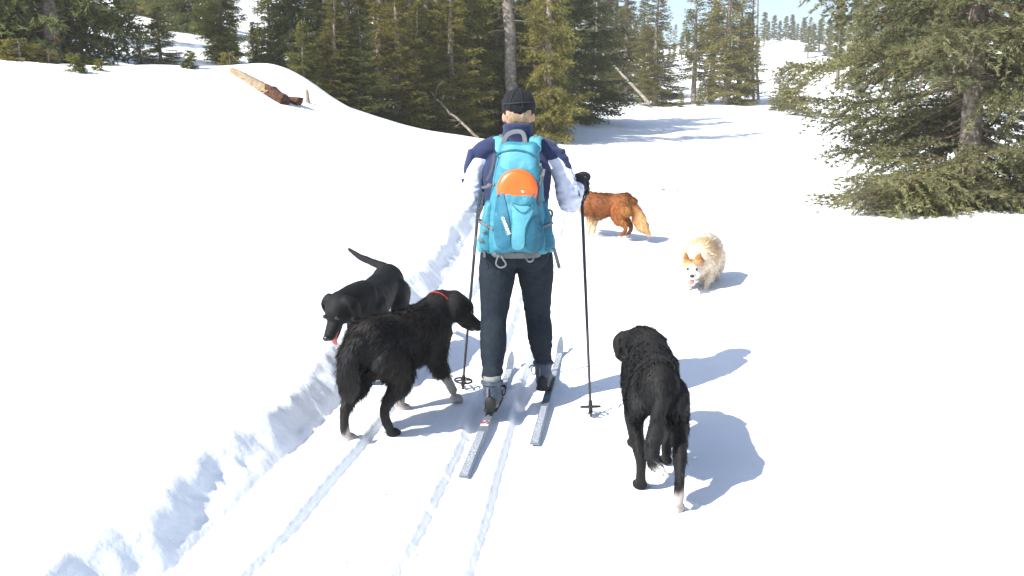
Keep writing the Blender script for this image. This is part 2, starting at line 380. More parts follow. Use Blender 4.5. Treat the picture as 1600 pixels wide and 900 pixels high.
# prototypes; H is the mesh height
T_near = spruce(11, 12.5, 3.2, 225, 0.085, 0.026, 0.088, low=0.008, taper=0.42, blades=5, pal=1, trunk_r=0.17, top_cut=0.55, rough=0.42, twigs=True)
T_a = spruce(21, 12, 2.3, 250, 0.16, 0.045, 0.15, low=0.03, taper=0.75, pal=0)
T_b = spruce(22, 12, 1.9, 230, 0.16, 0.045, 0.15, low=0.05, taper=0.70, pal=2, gap=0.08)
T_c = spruce(23, 12, 2.7, 260, 0.17, 0.045, 0.16, low=0.02, taper=0.8, pal=3)
T_d = spruce(24, 12, 1.4, 200, 0.15, 0.045, 0.15, low=0.22, taper=0.55, pal=0, gap=0.18, dead_low=0.3)
T_n = spruce(26, 12, 1.25, 210, 0.15, 0.045, 0.15, low=0.12, taper=0.75, pal=2, gap=0.1)
T_s = spruce(25, 2.0, 0.62, 75, 0.075, 0.020, 0.07, low=0.06, taper=0.85, pal=0, trunk_r=0.03)
T_s2 = spruce(28, 2.0, 0.75, 60, 0.075, 0.020, 0.07, low=0.05, taper=0.8, pal=2, trunk_r=0.03, gap=0.1)
T_seed = spruce(41, 0.6, 0.22, 34, 0.05, 0.018, 0.035, low=0.05, taper=0.8, pal=0, trunk_r=0.012)
T_seed2 = spruce(42, 0.6, 0.28, 30, 0.05, 0.018, 0.04, low=0.03, taper=0.7, pal=2, trunk_r=0.012, gap=.15)
T_far = spruce(27, 10, 1.3, 90, 0.34, 0.12, 0.34, low=0.08, taper=0.8, pal=3, blades=3)
T_far2 = spruce(29, 10, 1.0, 80, 0.34, 0.12, 0.36, low=0.25, taper=0.6, pal=0, blades=3, gap=0.15)

# the big spruce on the right
pr = P(1506, 318, 15.6)
plant(T_near, pr.x, pr.y, 1.0, 1.9, 'large bushy blue-green spruce with drooping boughs beside the trail at right', sink=0.25)
# middle-right: clumps beyond the open snow
clump = [
 (1022, 52, T_b, -25, 'broad sunlit spruce standing just right of the leaning dead pole'),
 (940, 56, T_d, -60, 'thin spruce with bare pale lower trunk left of the leaning dead pole'),
 (975, 55, T_n, -70, 'tall narrow dark spruce directly behind the leaning dead pole'),
 (1082, 52, T_d, -40, 'sparse spruce with thin crown, left end of the clump on the open snow'),
 (1110, 54, T_n, -60, 'slender spruce second from left in the clump on the open snow'),
 (1133, 51, T_b, -80, 'thick tall spruce in the middle of the clump on the open snow'),
 (1152, 53, T_d, -55, 'spruce with dark bare stem right of middle in the far clump'),
 (1003, 62, T_a, -10, 'spruce half hidden behind the broad sunlit one left of the sky gap'),
 (1165, 58, T_n, 20, 'short spruce at the right end of the clump on the open snow')]
for px, d, T, ty, lab in clump: plant_px(T, px, d, 12, ty, lab, squash=1.6 if T is T_b else 1.3)
# centre wood
wood = [
 (884, 31, T_c, -190, 'dense dark spruce at the right edge of the wood, boughs down to the snow', 1.35),
 (838, 28, T_a, -260, 'spruce behind the skier\'s head to the right of the big grey trunk', 1.0),
 (856, 24.5, T_b, -300, 'slim spruce at the trail side behind the skier\'s right shoulder', 0.8),
 (762, 30, T_b, -240, 'spruce just left of the big grey trunk behind the skier', 1.0),
 (722, 25, T_a, -330, 'tall spruce over the fallen grey branch at the foot of the bank', 0.95),
 (668, 24, T_b, -300, 'yellow-green spruce left of the fallen grey branch', 0.95),
 (632, 27, T_d, -250, 'bare-stemmed spruce with a thin crown in the middle of the wood', 1.1),
 (596, 22.5, T_n, -260, 'narrow spruce with pale lit trunk in the middle of the wood', 1.0),
 (548, 23, T_b, -230, 'olive spruce left of the narrow pale-trunked one', 1.0),
 (505, 25, T_a, -210, 'full spruce above the bare snow crest right of the log', 1.0),
 (462, 22, T_c, -200, 'wide dark spruce directly behind the snow-covered log', 0.9),
 (428, 26, T_a, -120, 'spruce at the left edge of the centre wood behind the log', 0.9),
 (402, 23, T_n, 32, 'small pointed spruce left of the log with its tip in the sky', 1.5),
 (700, 33, T_c, -180, 'dark spruce in the second row behind the fallen grey branch', 1.0),
 (580, 33, T_c, -150, 'dark spruce in the second row of the wood', 1.0),
 (800, 36, T_c, -120, 'dark spruce in the second row behind the big grey trunk', 1.0),
 (355, 31, T_a, -140, 'spruce on the shaded slope left of the sky gap', 1.0),
 (372, 34, T_n, -20, 'narrow spruce on the shaded slope nearest the sky gap', 1.0),
 (318, 38, T_c, -300, 'tall dark spruce high on the shaded slope', 1.0),
 (232, 42, T_a, -300, 'spruce high on the slope above the snow gully', 1.0),
 (275, 41, T_b, -280, 'spruce high on the slope right of the snow gully', 1.0),
 (258, 20.5, T_a, 8, 'young full spruce standing on the crest left of the log', 1.75),
 (228, 22.0, T_b, 48, 'shorter spruce touching the left side of the young full one', 1.7),
 (92, 19.5, T_c, -800, 'massive dark spruce on the crest at upper left', 0.9),
 (42, 21, T_a, -700, 'green spruce left of the massive dark one at upper left', 0.95),
 (62, 25, T_b, -600, 'spruce between the two front spruces at upper left', 1.0),
 (-30, 20, T_c, -700, 'spruce cut by the left edge of the picture', 0.9),
]
wood += [
 (478, 20.0, T_a, 30, 'short full spruce just behind the right end of the log mound', 1.7),
 (528, 20.6, T_b, -20, 'bushy young spruce in the front row above the bare crest', 1.6),
 (566, 20.8, T_c, 10, 'low dark young spruce left of the thin bare pole', 1.5),
 (622, 21.6, T_b, -50, 'young sunlit spruce in front of the pale bare trunk', 1.5),
 (655, 22.4, T_a, 0, 'young green spruce standing low at the foot of the bank', 1.5),
 (706, 23.2, T_b, -60, 'sunlit young spruce behind the fallen grey branch', 1.5),
 (776, 25.6, T_a, -40, 'young spruce tucked against the left of the big grey trunk', 1.5),
 (822, 26.0, T_c, -30, 'young dark spruce tucked against the right of the big grey trunk', 1.4)]
for px, d, T, ty, lab, sq in wood: plant_px(T, px, d, 12, ty, lab, squash=sq)
for k, px in enumerate((460, 520, 610, 660, 740, 820, 870, 20, 120, 200, 300, 920, 960)):
    d = 52 + (k*7) % 20
    plant_px((T_a, T_c, T_b)[k % 3], px, d, 12, -70-(k*37) % 60, 'dark spruce far back in the wood, mostly hidden by nearer trees', group='spruces at the back of the wood', squash=1.1)
# seedlings and small trees poking out of the snow
small = [
 (40, 14.4, T_s2, 62, 'wide low spruce bough-bush in the snow at far left', 2.0),
 (123, 14.0, T_s, 84, 'small dark seedling spruce on the crest below the massive dark spruce', 1.1),
 (84, 14.6, T_s2, 78, 'thin spruce seedling between the bush and the small dark seedling', 1.2),
 (165, 14.5, T_s2, 92, 'faint tiny seedling right of the small dark seedling', 1.0),
 (304, 15.6, T_s, 80, 'pale small seedling right of the young full spruce', 1.0),
 (365, 18.5, T_s2, 82, 'small dark seedling left of the fallen log', 1.0),
 (1244, 42, T_s2, 98, 'small sunlit spruce in the snow left of the large right-hand spruce', 1.1),
 (1214, 46, T_s, 105, 'tiny narrow spruce left of the small sunlit one', 0.9),
 (1228, 48, T_s, 95, 'dark tiny spruce behind the small sunlit one', 0.9),
 (1092, 50, T_s, 132, 'seedling at the foot of the far clump', 1.0),
 (1063, 50, T_s, 140, 'tiny seedling left of the far clump', 1.0),
 (742, 24, T_s2, 165, 'low spruce shoot at the foot of the bank behind the skier\'s shoulder', 1.6),
 (690, 22.6, T_s2, 168, 'low spruce bush by the fallen grey branch', 1.9),
 (1452, 15.0, T_s2, 262, 'low spruce bush at the left of the large right-hand spruce\'s foot', 1.5),
 (1545, 15.2, T_s2, 270, 'low spruce bush at the right of the large right-hand spruce\'s foot', 1.4),
 (640, 21.5, T_s2, 150, 'low spruce bush under the bare-stemmed spruce', 1.6)]
for px, d, T, ty, lab, sq in small: plant_px({id(T_s): T_seed, id(T_s2): T_seed2}[id(T)] if d < 21 else T, px, d, .6 if d < 21 else 2.0, ty, lab, squash=sq, sink=0.05, name='young_spruce')
# trees along the hill in the distance
rr = random.Random(5)
k = 0
for px in list(range(905, 1300, 9)):
    d = rr.uniform(105, 150); x = P(px+rr.uniform(-4, 4), 200, d).x
    if 1185 < px < 1250 and d < 148: d = rr.uniform(152, 170); x = P(px, 200, d).x
    plant((T_far, T_far2)[k % 2], x, d, rr.uniform(0.26, 0.55), rr.uniform(0, 6), 'small distant spruce on the far hillside', group='spruces on the far hillside', name='distant_spruce', squash=1.7); k += 1
for k in range(34):                                # right of the large spruce and through its gaps
    px = rr.uniform(1290, 1640); d = rr.uniform(45, 110); x = P(px, 200, d).x
    plant((T_far, T_far2)[k % 2], x, d, rr.uniform(0.6, 1.1), rr.uniform(0, 6), 'distant spruce seen through the large right-hand spruce', group='spruces behind the large right-hand one', name='distant_spruce')
# the ridge wood, too far to tell the trees apart
def merged_wood():
    me = T_far[2]; n = len(me.vertices); co = np.empty(n*3, np.float32); me.vertices.foreach_get('co', co); co = co.reshape(-1, 3)
    cc = np.empty(n*4, np.float32); me.color_attributes['Col'].data.foreach_get('color', cc); cc = cc.reshape(-1, 4)[:, :3]
    sel = np.repeat(np.random.default_rng(3).random(n//3) < 0.30, 3); co = co[sel]; cc = cc[sel]
    VV = []; CC = []
    r = np.random.default_rng(12)
    for k in range(260):
        px = r.uniform(-100, 1700); d = r.uniform(165, 250); x = P(px, 200, d).x; s = r.uniform(0.35, 0.65); a = r.uniform(0, 6.28)
        q = co*np.array([s*1.8, s*1.8, s]); q = np.stack([q[:, 0]*math.cos(a)-q[:, 1]*math.sin(a), q[:, 0]*math.sin(a)+q[:, 1]*math.cos(a), q[:, 2]], -1)
        VV.append(q + np.array([x, d, zg(x, d)-0.2])); CC.append(cc)
    Vv = np.concatenate(VV); me = mesh_np('ridge_wood', Vv, np.arange(len(Vv)).reshape(-1, 3)); set_col(me, np.concatenate(CC))
    tag(link('ridge_wood', me, M['needle'], smooth=False), 'far spruce wood along the ridge', 'wood', kind='stuff')
merged_wood()

for px, d, sc in ((-260, 19, .8), (-420, 22, .95), (-560, 18, .9), (-330, 27, 1.0), (-160, 25, .9)):   # the wood goes on unseen past the left; added to shade the upper-left slope
    x = P(px, 200, d).x; plant((T_a, T_c)[d % 2], x, d, sc, d*1.3, 'unseen spruce of the wood just past the left edge, added to shade the slope', group='unseen spruces past the left edge')
# dead trunks
def snag(name, label, pts, rads, twigs, tl, seed, m='dead', group=None, down=0.0):
    r = np.random.default_rng(seed); pts = np.array([list(p) for p in pts], float); base = pts[0].copy(); base_o = Vector(base)
    k = 14; t = np.linspace(0, 1, k); tt = np.linspace(0, 1, len(pts))
    q = np.stack([np.interp(t, tt, pts[:, c]) for c in range(3)], -1) - base; q += r.normal(0, 0.012, q.shape)
    rd = np.interp(t, np.linspace(0, 1, len(rads)), rads)
    root = empty(name, base_o); tag(root, label, 'dead tree', group)
    o = link('trunk', mesh_np('trunk', *tubes_np([(q, rd)], 9)), M[m], root)
    tw = []
    for i in range(twigs):
        f = r.uniform(0.12, 0.97); p0 = np.array([np.interp(f, t, q[:, c]) for c in range(3)])
        ax = unit(q[-1]-q[0]); d = r.normal(0, 1, 3); d -= ax*(d@ax); d = unit(d) + ax*0.15 + np.array([0, 0, -down]); L = tl*r.uniform(0.35, 1.2)
        a = p0+unit(d)*L*0.5+r.normal(0, L*0.05, 3); b = a+unit(d+r.normal(0, .3, 3))*L*0.5
        tw.append((np.stack([p0, a, b]), np.array([0.012, 0.008, 0.003])*(0.6+L*0.4)))
        for j in range(3):
            c = a+unit(d+r.normal(0, .8, 3))*L*0.35; tw.append((np.stack([a, (a+c)/2+r.normal(0, .02, 3), c]), np.array([0.006, 0.004, 0.002])))
    if tw: link('branches', mesh_np('branches', *tubes_np(tw, 4)), M['dead_twig'], root)['kind'] = 'stuff'
    return root
def gp(px, d): 
    x = P(px, 200, d).x; return Vector((x, d, zg(x, d)-0.1))
g = gp(800, 24.5); snag('dead_spruce', 'thick grey dead trunk with broken branches rising behind the skier\'s hat', [g, P(797, 60, 24.5), P(788, -60, 24.5)], [0.19, 0.16, 0.13], 26, 1.5, 3, down=0.3)
g = gp(583, 25.2); snag('dead_spruce', 'thin bare grey pole in front of the centre wood', [g, P(588, 80, 25.2), P(580, -40, 25.2)], [0.045, 0.035, 0.025], 14, 0.5, 4)
g = gp(604, 24.6); snag('dead_spruce', 'pale sunlit bare trunk right of the thin grey pole', [g, P(606, 80, 24.6), P(597, -40, 24.6)], [0.05, 0.042, 0.035], 14, 0.6, 5)
g = gp(648, 23.0); snag('dead_spruce', 'thin leaning dead stem in the shade of the wood', [g, P(640, 40, 23), P(638, -30, 23)], [0.05, 0.04, 0.03], 12, 0.7, 6)
snag('dead_branch', 'fallen grey dead branch lying down the foot of the bank', [P(748, 216, 21.5), P(700, 172, 21.8), P(672, 142, 22)], [0.035, 0.025, 0.012], 7, 0.5, 7, m='bark')
snag('dead_spruce', 'leaning dead yellowish pole propped among the far spruces', [P(1016, 163, 50), P(980, 125, 51), P(942, 84, 52)], [0.10, 0.075, 0.05], 26, 1.0, 8, m='dead')
for px, d, ty, lab in [(1176, 53, -30, 'tall bare dead stem at the right of the far clump'), (1183, 56, -40, 'thinner bare dead stem beside the tall one right of the far clump'), (931, 54, -20, 'bare pale stem at the left edge of the far spruces')]:
    snag('dead_spruce', lab, [gp(px, d), P(px, 90, d), P(px+2, ty, d)], [0.09, 0.07, 0.04], 22, 0.9, int(px))
# twigs lying on the snow
for k, (px, py, d, a, L, lab) in enumerate([(1036, 288, 17.2, 0.2, 0.14, 'little dark sprig on the open snow above the cream dog'), (1058, 290, 17.2, -0.2, 0.22, 'thin twig beside the little dark sprig on the snow'), (1282, 318, 14.5, -0.9, 0.40, 'thin pale stick lying in front of the large right-hand spruce'),
        (1236, 232, 24, -0.7, 0.35, 'short twig on the snow beyond the thin pale stick')]):
    x = P(px, py, d).x; z = zg(x, d); r = np.random.default_rng(k)
    p = [(np.array([[-L/2*math.cos(a), -L/2*math.sin(a), 0.012], [0, 0, 0.02], [L/2*math.cos(a), L/2*math.sin(a), 0.035]]), np.array([0.007, 0.006, 0.003]))]
    for j in range(5 if k == 0 else 2):
        s0 = np.array([r.uniform(-.3, .3)*L, r.uniform(-.1, .1)*L, 0.015]); p.append((np.stack([s0, s0+r.normal(0, .04, 3)+np.array([0, 0, .03]), s0+r.normal(0, .07, 3)+np.array([0, 0, .05])]), np.array([.006, .005, .002])))
    o = link('twig', mesh_np('twig', *tubes_np(p, 5)), M['dead_twig']); o.location = (x, d, z); tag(o, lab, 'twig')
# dead twiggy branches in the snow under the big spruce
snag('dead_branch', 'bare twiggy dead branch sticking out of the snow under the large right-hand spruce', [P(1378, 338, 14.4), P(1350, 315, 14.5), P(1330, 308, 14.6)], [0.022, 0.015, 0.006], 9, 0.35, 31, m='dead_twig')
snag('dead_branch', 'pale hanging broken bough inside the large right-hand spruce', [P(1525, 158, 14.9), P(1498, 128, 15.0), P(1483, 85, 15.2)], [0.012, 0.022, 0.028], 8, 0.4, 33, m='dead')

# fallen log on the crest
lg = empty('fallen_log', P(372, 116, 15.95)); tag(lg, 'barkless pale fallen log with rotten red-brown end under a snow mound', 'log')
lo = np.array(lg.location); A0 = np.array(P(362, 110, 15.8)); A1 = np.array(P(424, 153, 15.15)); rr2 = np.random.default_rng(4)
def rough_log(a, b, r0, r1, seed, n=22, k=26, jag=0.10):
    r = np.random.default_rng(seed); t = np.linspace(0, 1, k); ax = unit(b-a); s1 = unit(np.cross(ax, [0, 0, 1.])); s2 = np.cross(s1, ax)
    ang = np.arange(n)*2*math.pi/n; ridge = 1+r.normal(0, jag, n)[None]*(0.6+0.4*np.sin(t*9))[:, None]+r.normal(0, 0.02, (k, n))
    rad = (r0+(r1-r0)*t**0.8)[:, None]*ridge
    Vv = (a+(b-a)*t[:, None])[:, None]+rad[..., None]*(np.cos(ang)[None, :, None]*s1+np.sin(ang)[None, :, None]*s2)
    Vv = Vv.reshape(-1, 3); i = np.arange(k-1)[:, None]*n; j = np.arange(n)[None]; j2 = (j+1) % n
    F_ = np.stack([i+j, i+j2, i+n+j2, i+n+j], -1).reshape(-1, 4)
    c = len(Vv); Vv = np.vstack([Vv, [b - ax*r1*0.3], [a]])
    caps = np.array([[(k-1)*n+q, (k-1)*n+(q+1) % n, c, c] for q in range(n)])
    me = bpy.data.meshes.new('log'); me.from_pydata([tuple(v) for v in Vv], [], [tuple(f) for f in F_]+[tuple(f[:3]) for f in caps]); me.update(); return me
link('log_body', rough_log(A0-lo, A1-lo, 0.05, 0.17, 1), M['wood'], lg)
B0 = A1 + unit(A1-A0)*-0.05; B1 = np.array(P(446, 158, 14.8))
link('rotten_end', rough_log(B0-lo, B1-lo, 0.185, 0.09, 2, jag=0.16), M['rotten'], lg)
lg2 = empty('log_piece', P(455, 157, 15.1)); tag(lg2, 'short broken red-brown log piece lying below the fallen log', 'log')
lo2 = np.array(lg2.location); link('log_body', rough_log(np.array(P(443, 156, 15.2))-lo2, np.array(P(469, 158, 15.0))-lo2, 0.06, 0.065, 3, jag=0.18), M['rotten'], lg2)
st = link('wood_stub', rough_log(np.array([0, 0, -.1]), np.array([-.02, 0, .22]), 0.045, 0.02, 5), M['wood']); st.location = Vector((P(482, 158, 15.6).x, 15.6, zg(P(482, 158, 15.6).x, 15.6))); tag(st, 'small pale wood stub poking from the snow right of the log', 'stub')
print('trees', TREE_N[0])
# ------------------------------------------------------------------ sculpting: closed forms fused into one skin
def catmull(pts, sub):
    pts = [Vector(p) for p in pts]; out = []
    n = len(pts)
    for i in range(n-1):
        p0 = pts[max(i-1, 0)]; p1 = pts[i]; p2 = pts[i+1]; p3 = pts[min(i+2, n-1)]
        for k in range(sub):
            t = k/sub; t2 = t*t; t3 = t2*t
            out.append(0.5*((2*p1)+(p2-p0)*t+(2*p0-5*p1+4*p2-p3)*t2+(3*p1-p0-3*p2+p3)*t3))
    out.append(pts[-1].copy()); return out

class Sculpt:
    def __init__(self): self.v = []; self.f = []
    def tube(self, pts, rad, n=14, sub=4, M=None, up=(0, 0, 1), cap=0.75):
        rad = [(r, r) if not isinstance(r, (tuple, list)) else r for r in rad]
        q = catmull(pts, sub); rr = catmull([(a, b, 0) for a, b in rad], sub)
        up = Vector(up); rings = []
        m = len(q)
        def frame(i):
            t = (q[min(i+1, m-1)] - q[max(i-1, 0)]).normalized()
            u = up - t*up.dot(t)
            if u.length < 0.12: u = Vector((1, 0, 0)) - t*t.x
            u.normalize(); return t, u, t.cross(u).normalized()
        items = []
        t, u, s = frame(0)
        for k in (1.0, 0.8, 0.45): items.append((q[0]-t*rr[0].x*cap*k, (1-k*k)**0.5 if k < 1 else 0.05, rr[0], u, s))
        for i in range(m):
            t, u, s = frame(i); items.append((q[i], 1, rr[i], u, s))
        for k in (0.45, 0.8, 1.0): items.append((q[-1]+t*rr[-1].x*cap*k, (1-k*k)**0.5 if k < 1 else 0.05, rr[-1], u, s))
        b = len(self.v)
        for c, w, r, u, s in items:
            for j in range(n):
                a = 2*math.pi*j/n; p = c + s*(math.cos(a)*r.x*w) + u*(math.sin(a)*r.y*w)
                self.v.append(M @ p if M else p)
        for i in range(len(items)-1):
            for j in range(n):
                j2 = (j+1) % n; self.f.append((b+i*n+j, b+i*n+j2, b+(i+1)*n+j2, b+(i+1)*n+j))
        self.f.append(tuple(b+j for j in range(n))[::-1]); e = b+(len(items)-1)*n; self.f.append(tuple(e+j for j in range(n)))
        return self
    def ell(self, c, r, M=None, rot=None, n=14, k=9):
        b = len(self.v); c = Vector(c); r = r if isinstance(r, (tuple, list)) else (r, r, r)
        E = Euler(rot).to_matrix() if rot else Matrix.Identity(3)
        for i in range(k+1):
            th = math.pi*(i+0.001)/(k+0.002)
            for j in range(n):
                a = 2*math.pi*j/n; p = c + E @ Vector((r[0]*math.sin(th)*math.cos(a), r[1]*math.sin(th)*math.sin(a), r[2]*math.cos(th)))
                self.v.append(M @ p if M else p)
        for i in range(k):
            for j in range(n):
                j2 = (j+1) % n; self.f.append((b+(i+1)*n+j, b+(i+1)*n+j2, b+i*n+j2, b+i*n+j))
        self.f.append(tuple(b+j for j in range(n))); e = b+k*n; self.f.append(tuple(e+j for j in range(n))[::-1])
        return self
    def mesh(self, name, voxel=0.01, smooth=6, disp=None):
        me = bpy.data.meshes.new(name); me.from_pydata([tuple(v) for v in self.v], [], self.f); me.update()
        if voxel:
            bm = bmesh.new(); bm.from_mesh(me); bmesh.ops.recalc_face_normals(bm, faces=bm.faces); bm.to_mesh(me); bm.free()
            o = bpy.data.objects.new('tmp', me); C.objects.link(o)
            m = o.modifiers.new('r', 'REMESH'); m.mode = 'VOXEL'; m.voxel_size = voxel
            if smooth: m2 = o.modifiers.new('s', 'SMOOTH'); m2.iterations = smooth; m2.factor = 0.5
            dg = bpy.context.evaluated_depsgraph_get(); me2 = bpy.data.meshes.new_from_object(o.evaluated_get(dg))
            bpy.data.objects.remove(o); bpy.data.meshes.remove(me); me = me2; me.name = name; me.materials.clear()
        if disp:
            n = len(me.vertices); co = np.empty(n*3, np.float32); no = np.empty(n*3, np.float32)
            me.vertices.foreach_get('co', co); me.vertices.foreach_get('normal', no); co = co.reshape(-1, 3); no = no.reshape(-1, 3)
            d = np.array([disp(Vector(p)) for p in co]); me.vertices.foreach_set('co', (co+no*d[:, None]).astype(np.float32).ravel()); me.update()
        return me

def ball(name, c, r, m, parent, rot=None, M=None, n=12, k=8):
    return link(name, Sculpt().ell(c, r, M, rot, n, k).mesh(name, 0), m, parent)
def rod(name, pts, rad, m, parent, n=10, sub=3, M=None, up=(0, 0, 1)):
    return link(name, Sculpt().tube(pts, rad, n, sub, M, up, 0.3).mesh(name, 0), m, parent)
def ribbon(name, pts, nrm, w, th, m, parent, sub=3):
    """a flat strap: pts along it, nrm its facing at each point"""
    q = catmull(pts, sub); N_ = catmull(nrm, sub); V_ = []; F_ = []
    for i in range(len(q)):
        t = (q[min(i+1, len(q)-1)]-q[max(i-1, 0)]).normalized(); nn = (N_[i]-t*N_[i].dot(t)).normalized(); s = t.cross(nn)
        for a, b in ((-1, 0), (1, 0), (1, 1), (-1, 1)): V_.append(q[i]+s*(a*w/2)+nn*(th*b))
    for i in range(len(q)-1):
        for j in range(4): F_.append((i*4+j, i*4+(j+1) % 4, i*4+4+(j+1) % 4, i*4+4+j))
    F_ += [(3, 2, 1, 0), tuple(len(V_)-4+j for j in range(4))]
    me = bpy.data.meshes.new(name); me.from_pydata([tuple(v) for v in V_], [], F_); me.update()
    bm = bmesh.new(); bm.from_mesh(me); bmesh.ops.recalc_face_normals(bm, faces=bm.faces); bm.to_mesh(me); bm.free()
    return link(name, me, m, parent, smooth=False)

# ------------------------------------------------------------------ dogs (local: x forward, y left, z up)
def mesh_arrays(me):
    n = len(me.vertices); co = np.empty(n*3, np.float32); no = np.empty(n*3, np.float32)
    me.vertices.foreach_get('co', co); me.vertices.foreach_get('normal', no)
    me.calc_loop_triangles(); tr = np.empty(len(me.loop_triangles)*3, np.int32); me.loop_triangles.foreach_get('vertices', tr)
    return co.reshape(-1, 3), no.reshape(-1, 3), tr.reshape(-1, 3)

def fur(me, n, colf, lenf, flowf, seed, width=0.0045, stand=0.35):
    """many short tapered hairs combed along the coat"""
    r = np.random.default_rng(seed); co, no, tr = mesh_arrays(me)
    a, b, c = co[tr[:, 0]], co[tr[:, 1]], co[tr[:, 2]]
    ar = np.linalg.norm(np.cross(b-a, c-a), axis=1); pk = r.choice(len(tr), n, p=ar/ar.sum())
    u = r.random(n); v = r.random(n); fl = u+v > 1; u[fl] = 1-u[fl]; v[fl] = 1-v[fl]
    w = 1-u-v; t = tr[pk]
    p = co[t[:, 0]]*w[:, None]+co[t[:, 1]]*u[:, None]+co[t[:, 2]]*v[:, None]
    nn = unit(no[t[:, 0]]*w[:, None]+no[t[:, 1]]*u[:, None]+no[t[:, 2]]*v[:, None])
    fl = flowf(p, nn); fl = unit(fl - nn*(fl*nn).sum(1, keepdims=True)*0.85)
    ln = lenf(p, nn)*r.uniform(0.55, 1.2, n)
    # clumping: neighbours lean the same way
    cl = np.stack([vnoise(p[:, 0]*26+p[:, 2]*9, p[:, 1]*26+p[:, 2]*17, s) for s in (1, 2, 3)], -1)*1.3
    d = unit(fl + nn*stand*(0.6+0.8*r.random((n, 1))) + cl*0.32 + r.normal(0, 0.16, (n, 3)))
    d2 = unit(d*0.85 + fl*0.4 + np.array([0, 0, -0.22])*(1-np.clip(nn[:, 2:3]*1.6, 0, 1)))
    d2 = unit(d2 + nn*np.maximum(0, 0.10-(d2*nn).sum(1, keepdims=True)))
    sd = unit(np.cross(d, nn + r.normal(0, .35, (n, 3))))
    p0 = p - nn*0.004; p1 = p0 + d*ln[:, None]*0.5; p2 = p1 + d2*ln[:, None]*0.55
    W = width*r.uniform(0.7, 1.3, (n, 1))*0.5
    V_ = np.stack([p0-sd*W, p0+sd*W, p1+sd*W*0.8, p1-sd*W*0.8, p2], 1).reshape(-1, 3)
    k = np.arange(n)[:, None]*5
    F_ = np.concatenate([k+np.array([[0, 1, 2]]), k+np.array([[0, 2, 3]]), k+np.array([[3, 2, 4]])])
    m = mesh_np('fur', V_, F_)
    col = colf(p, nn)*(r.uniform(0.65, 1.45, (n, 1)))
    set_col(m, np.repeat(col, 5, axis=0))
    m.polygons.foreach_set('use_smooth', [True]*len(m.polygons))
    m.normals_split_custom_set_from_vertices(unit(np.repeat(nn*0.9 + d*0.15 + r.normal(0, .22, (n, 3)), 5, axis=0)).astype(np.float32).tolist())
    return m

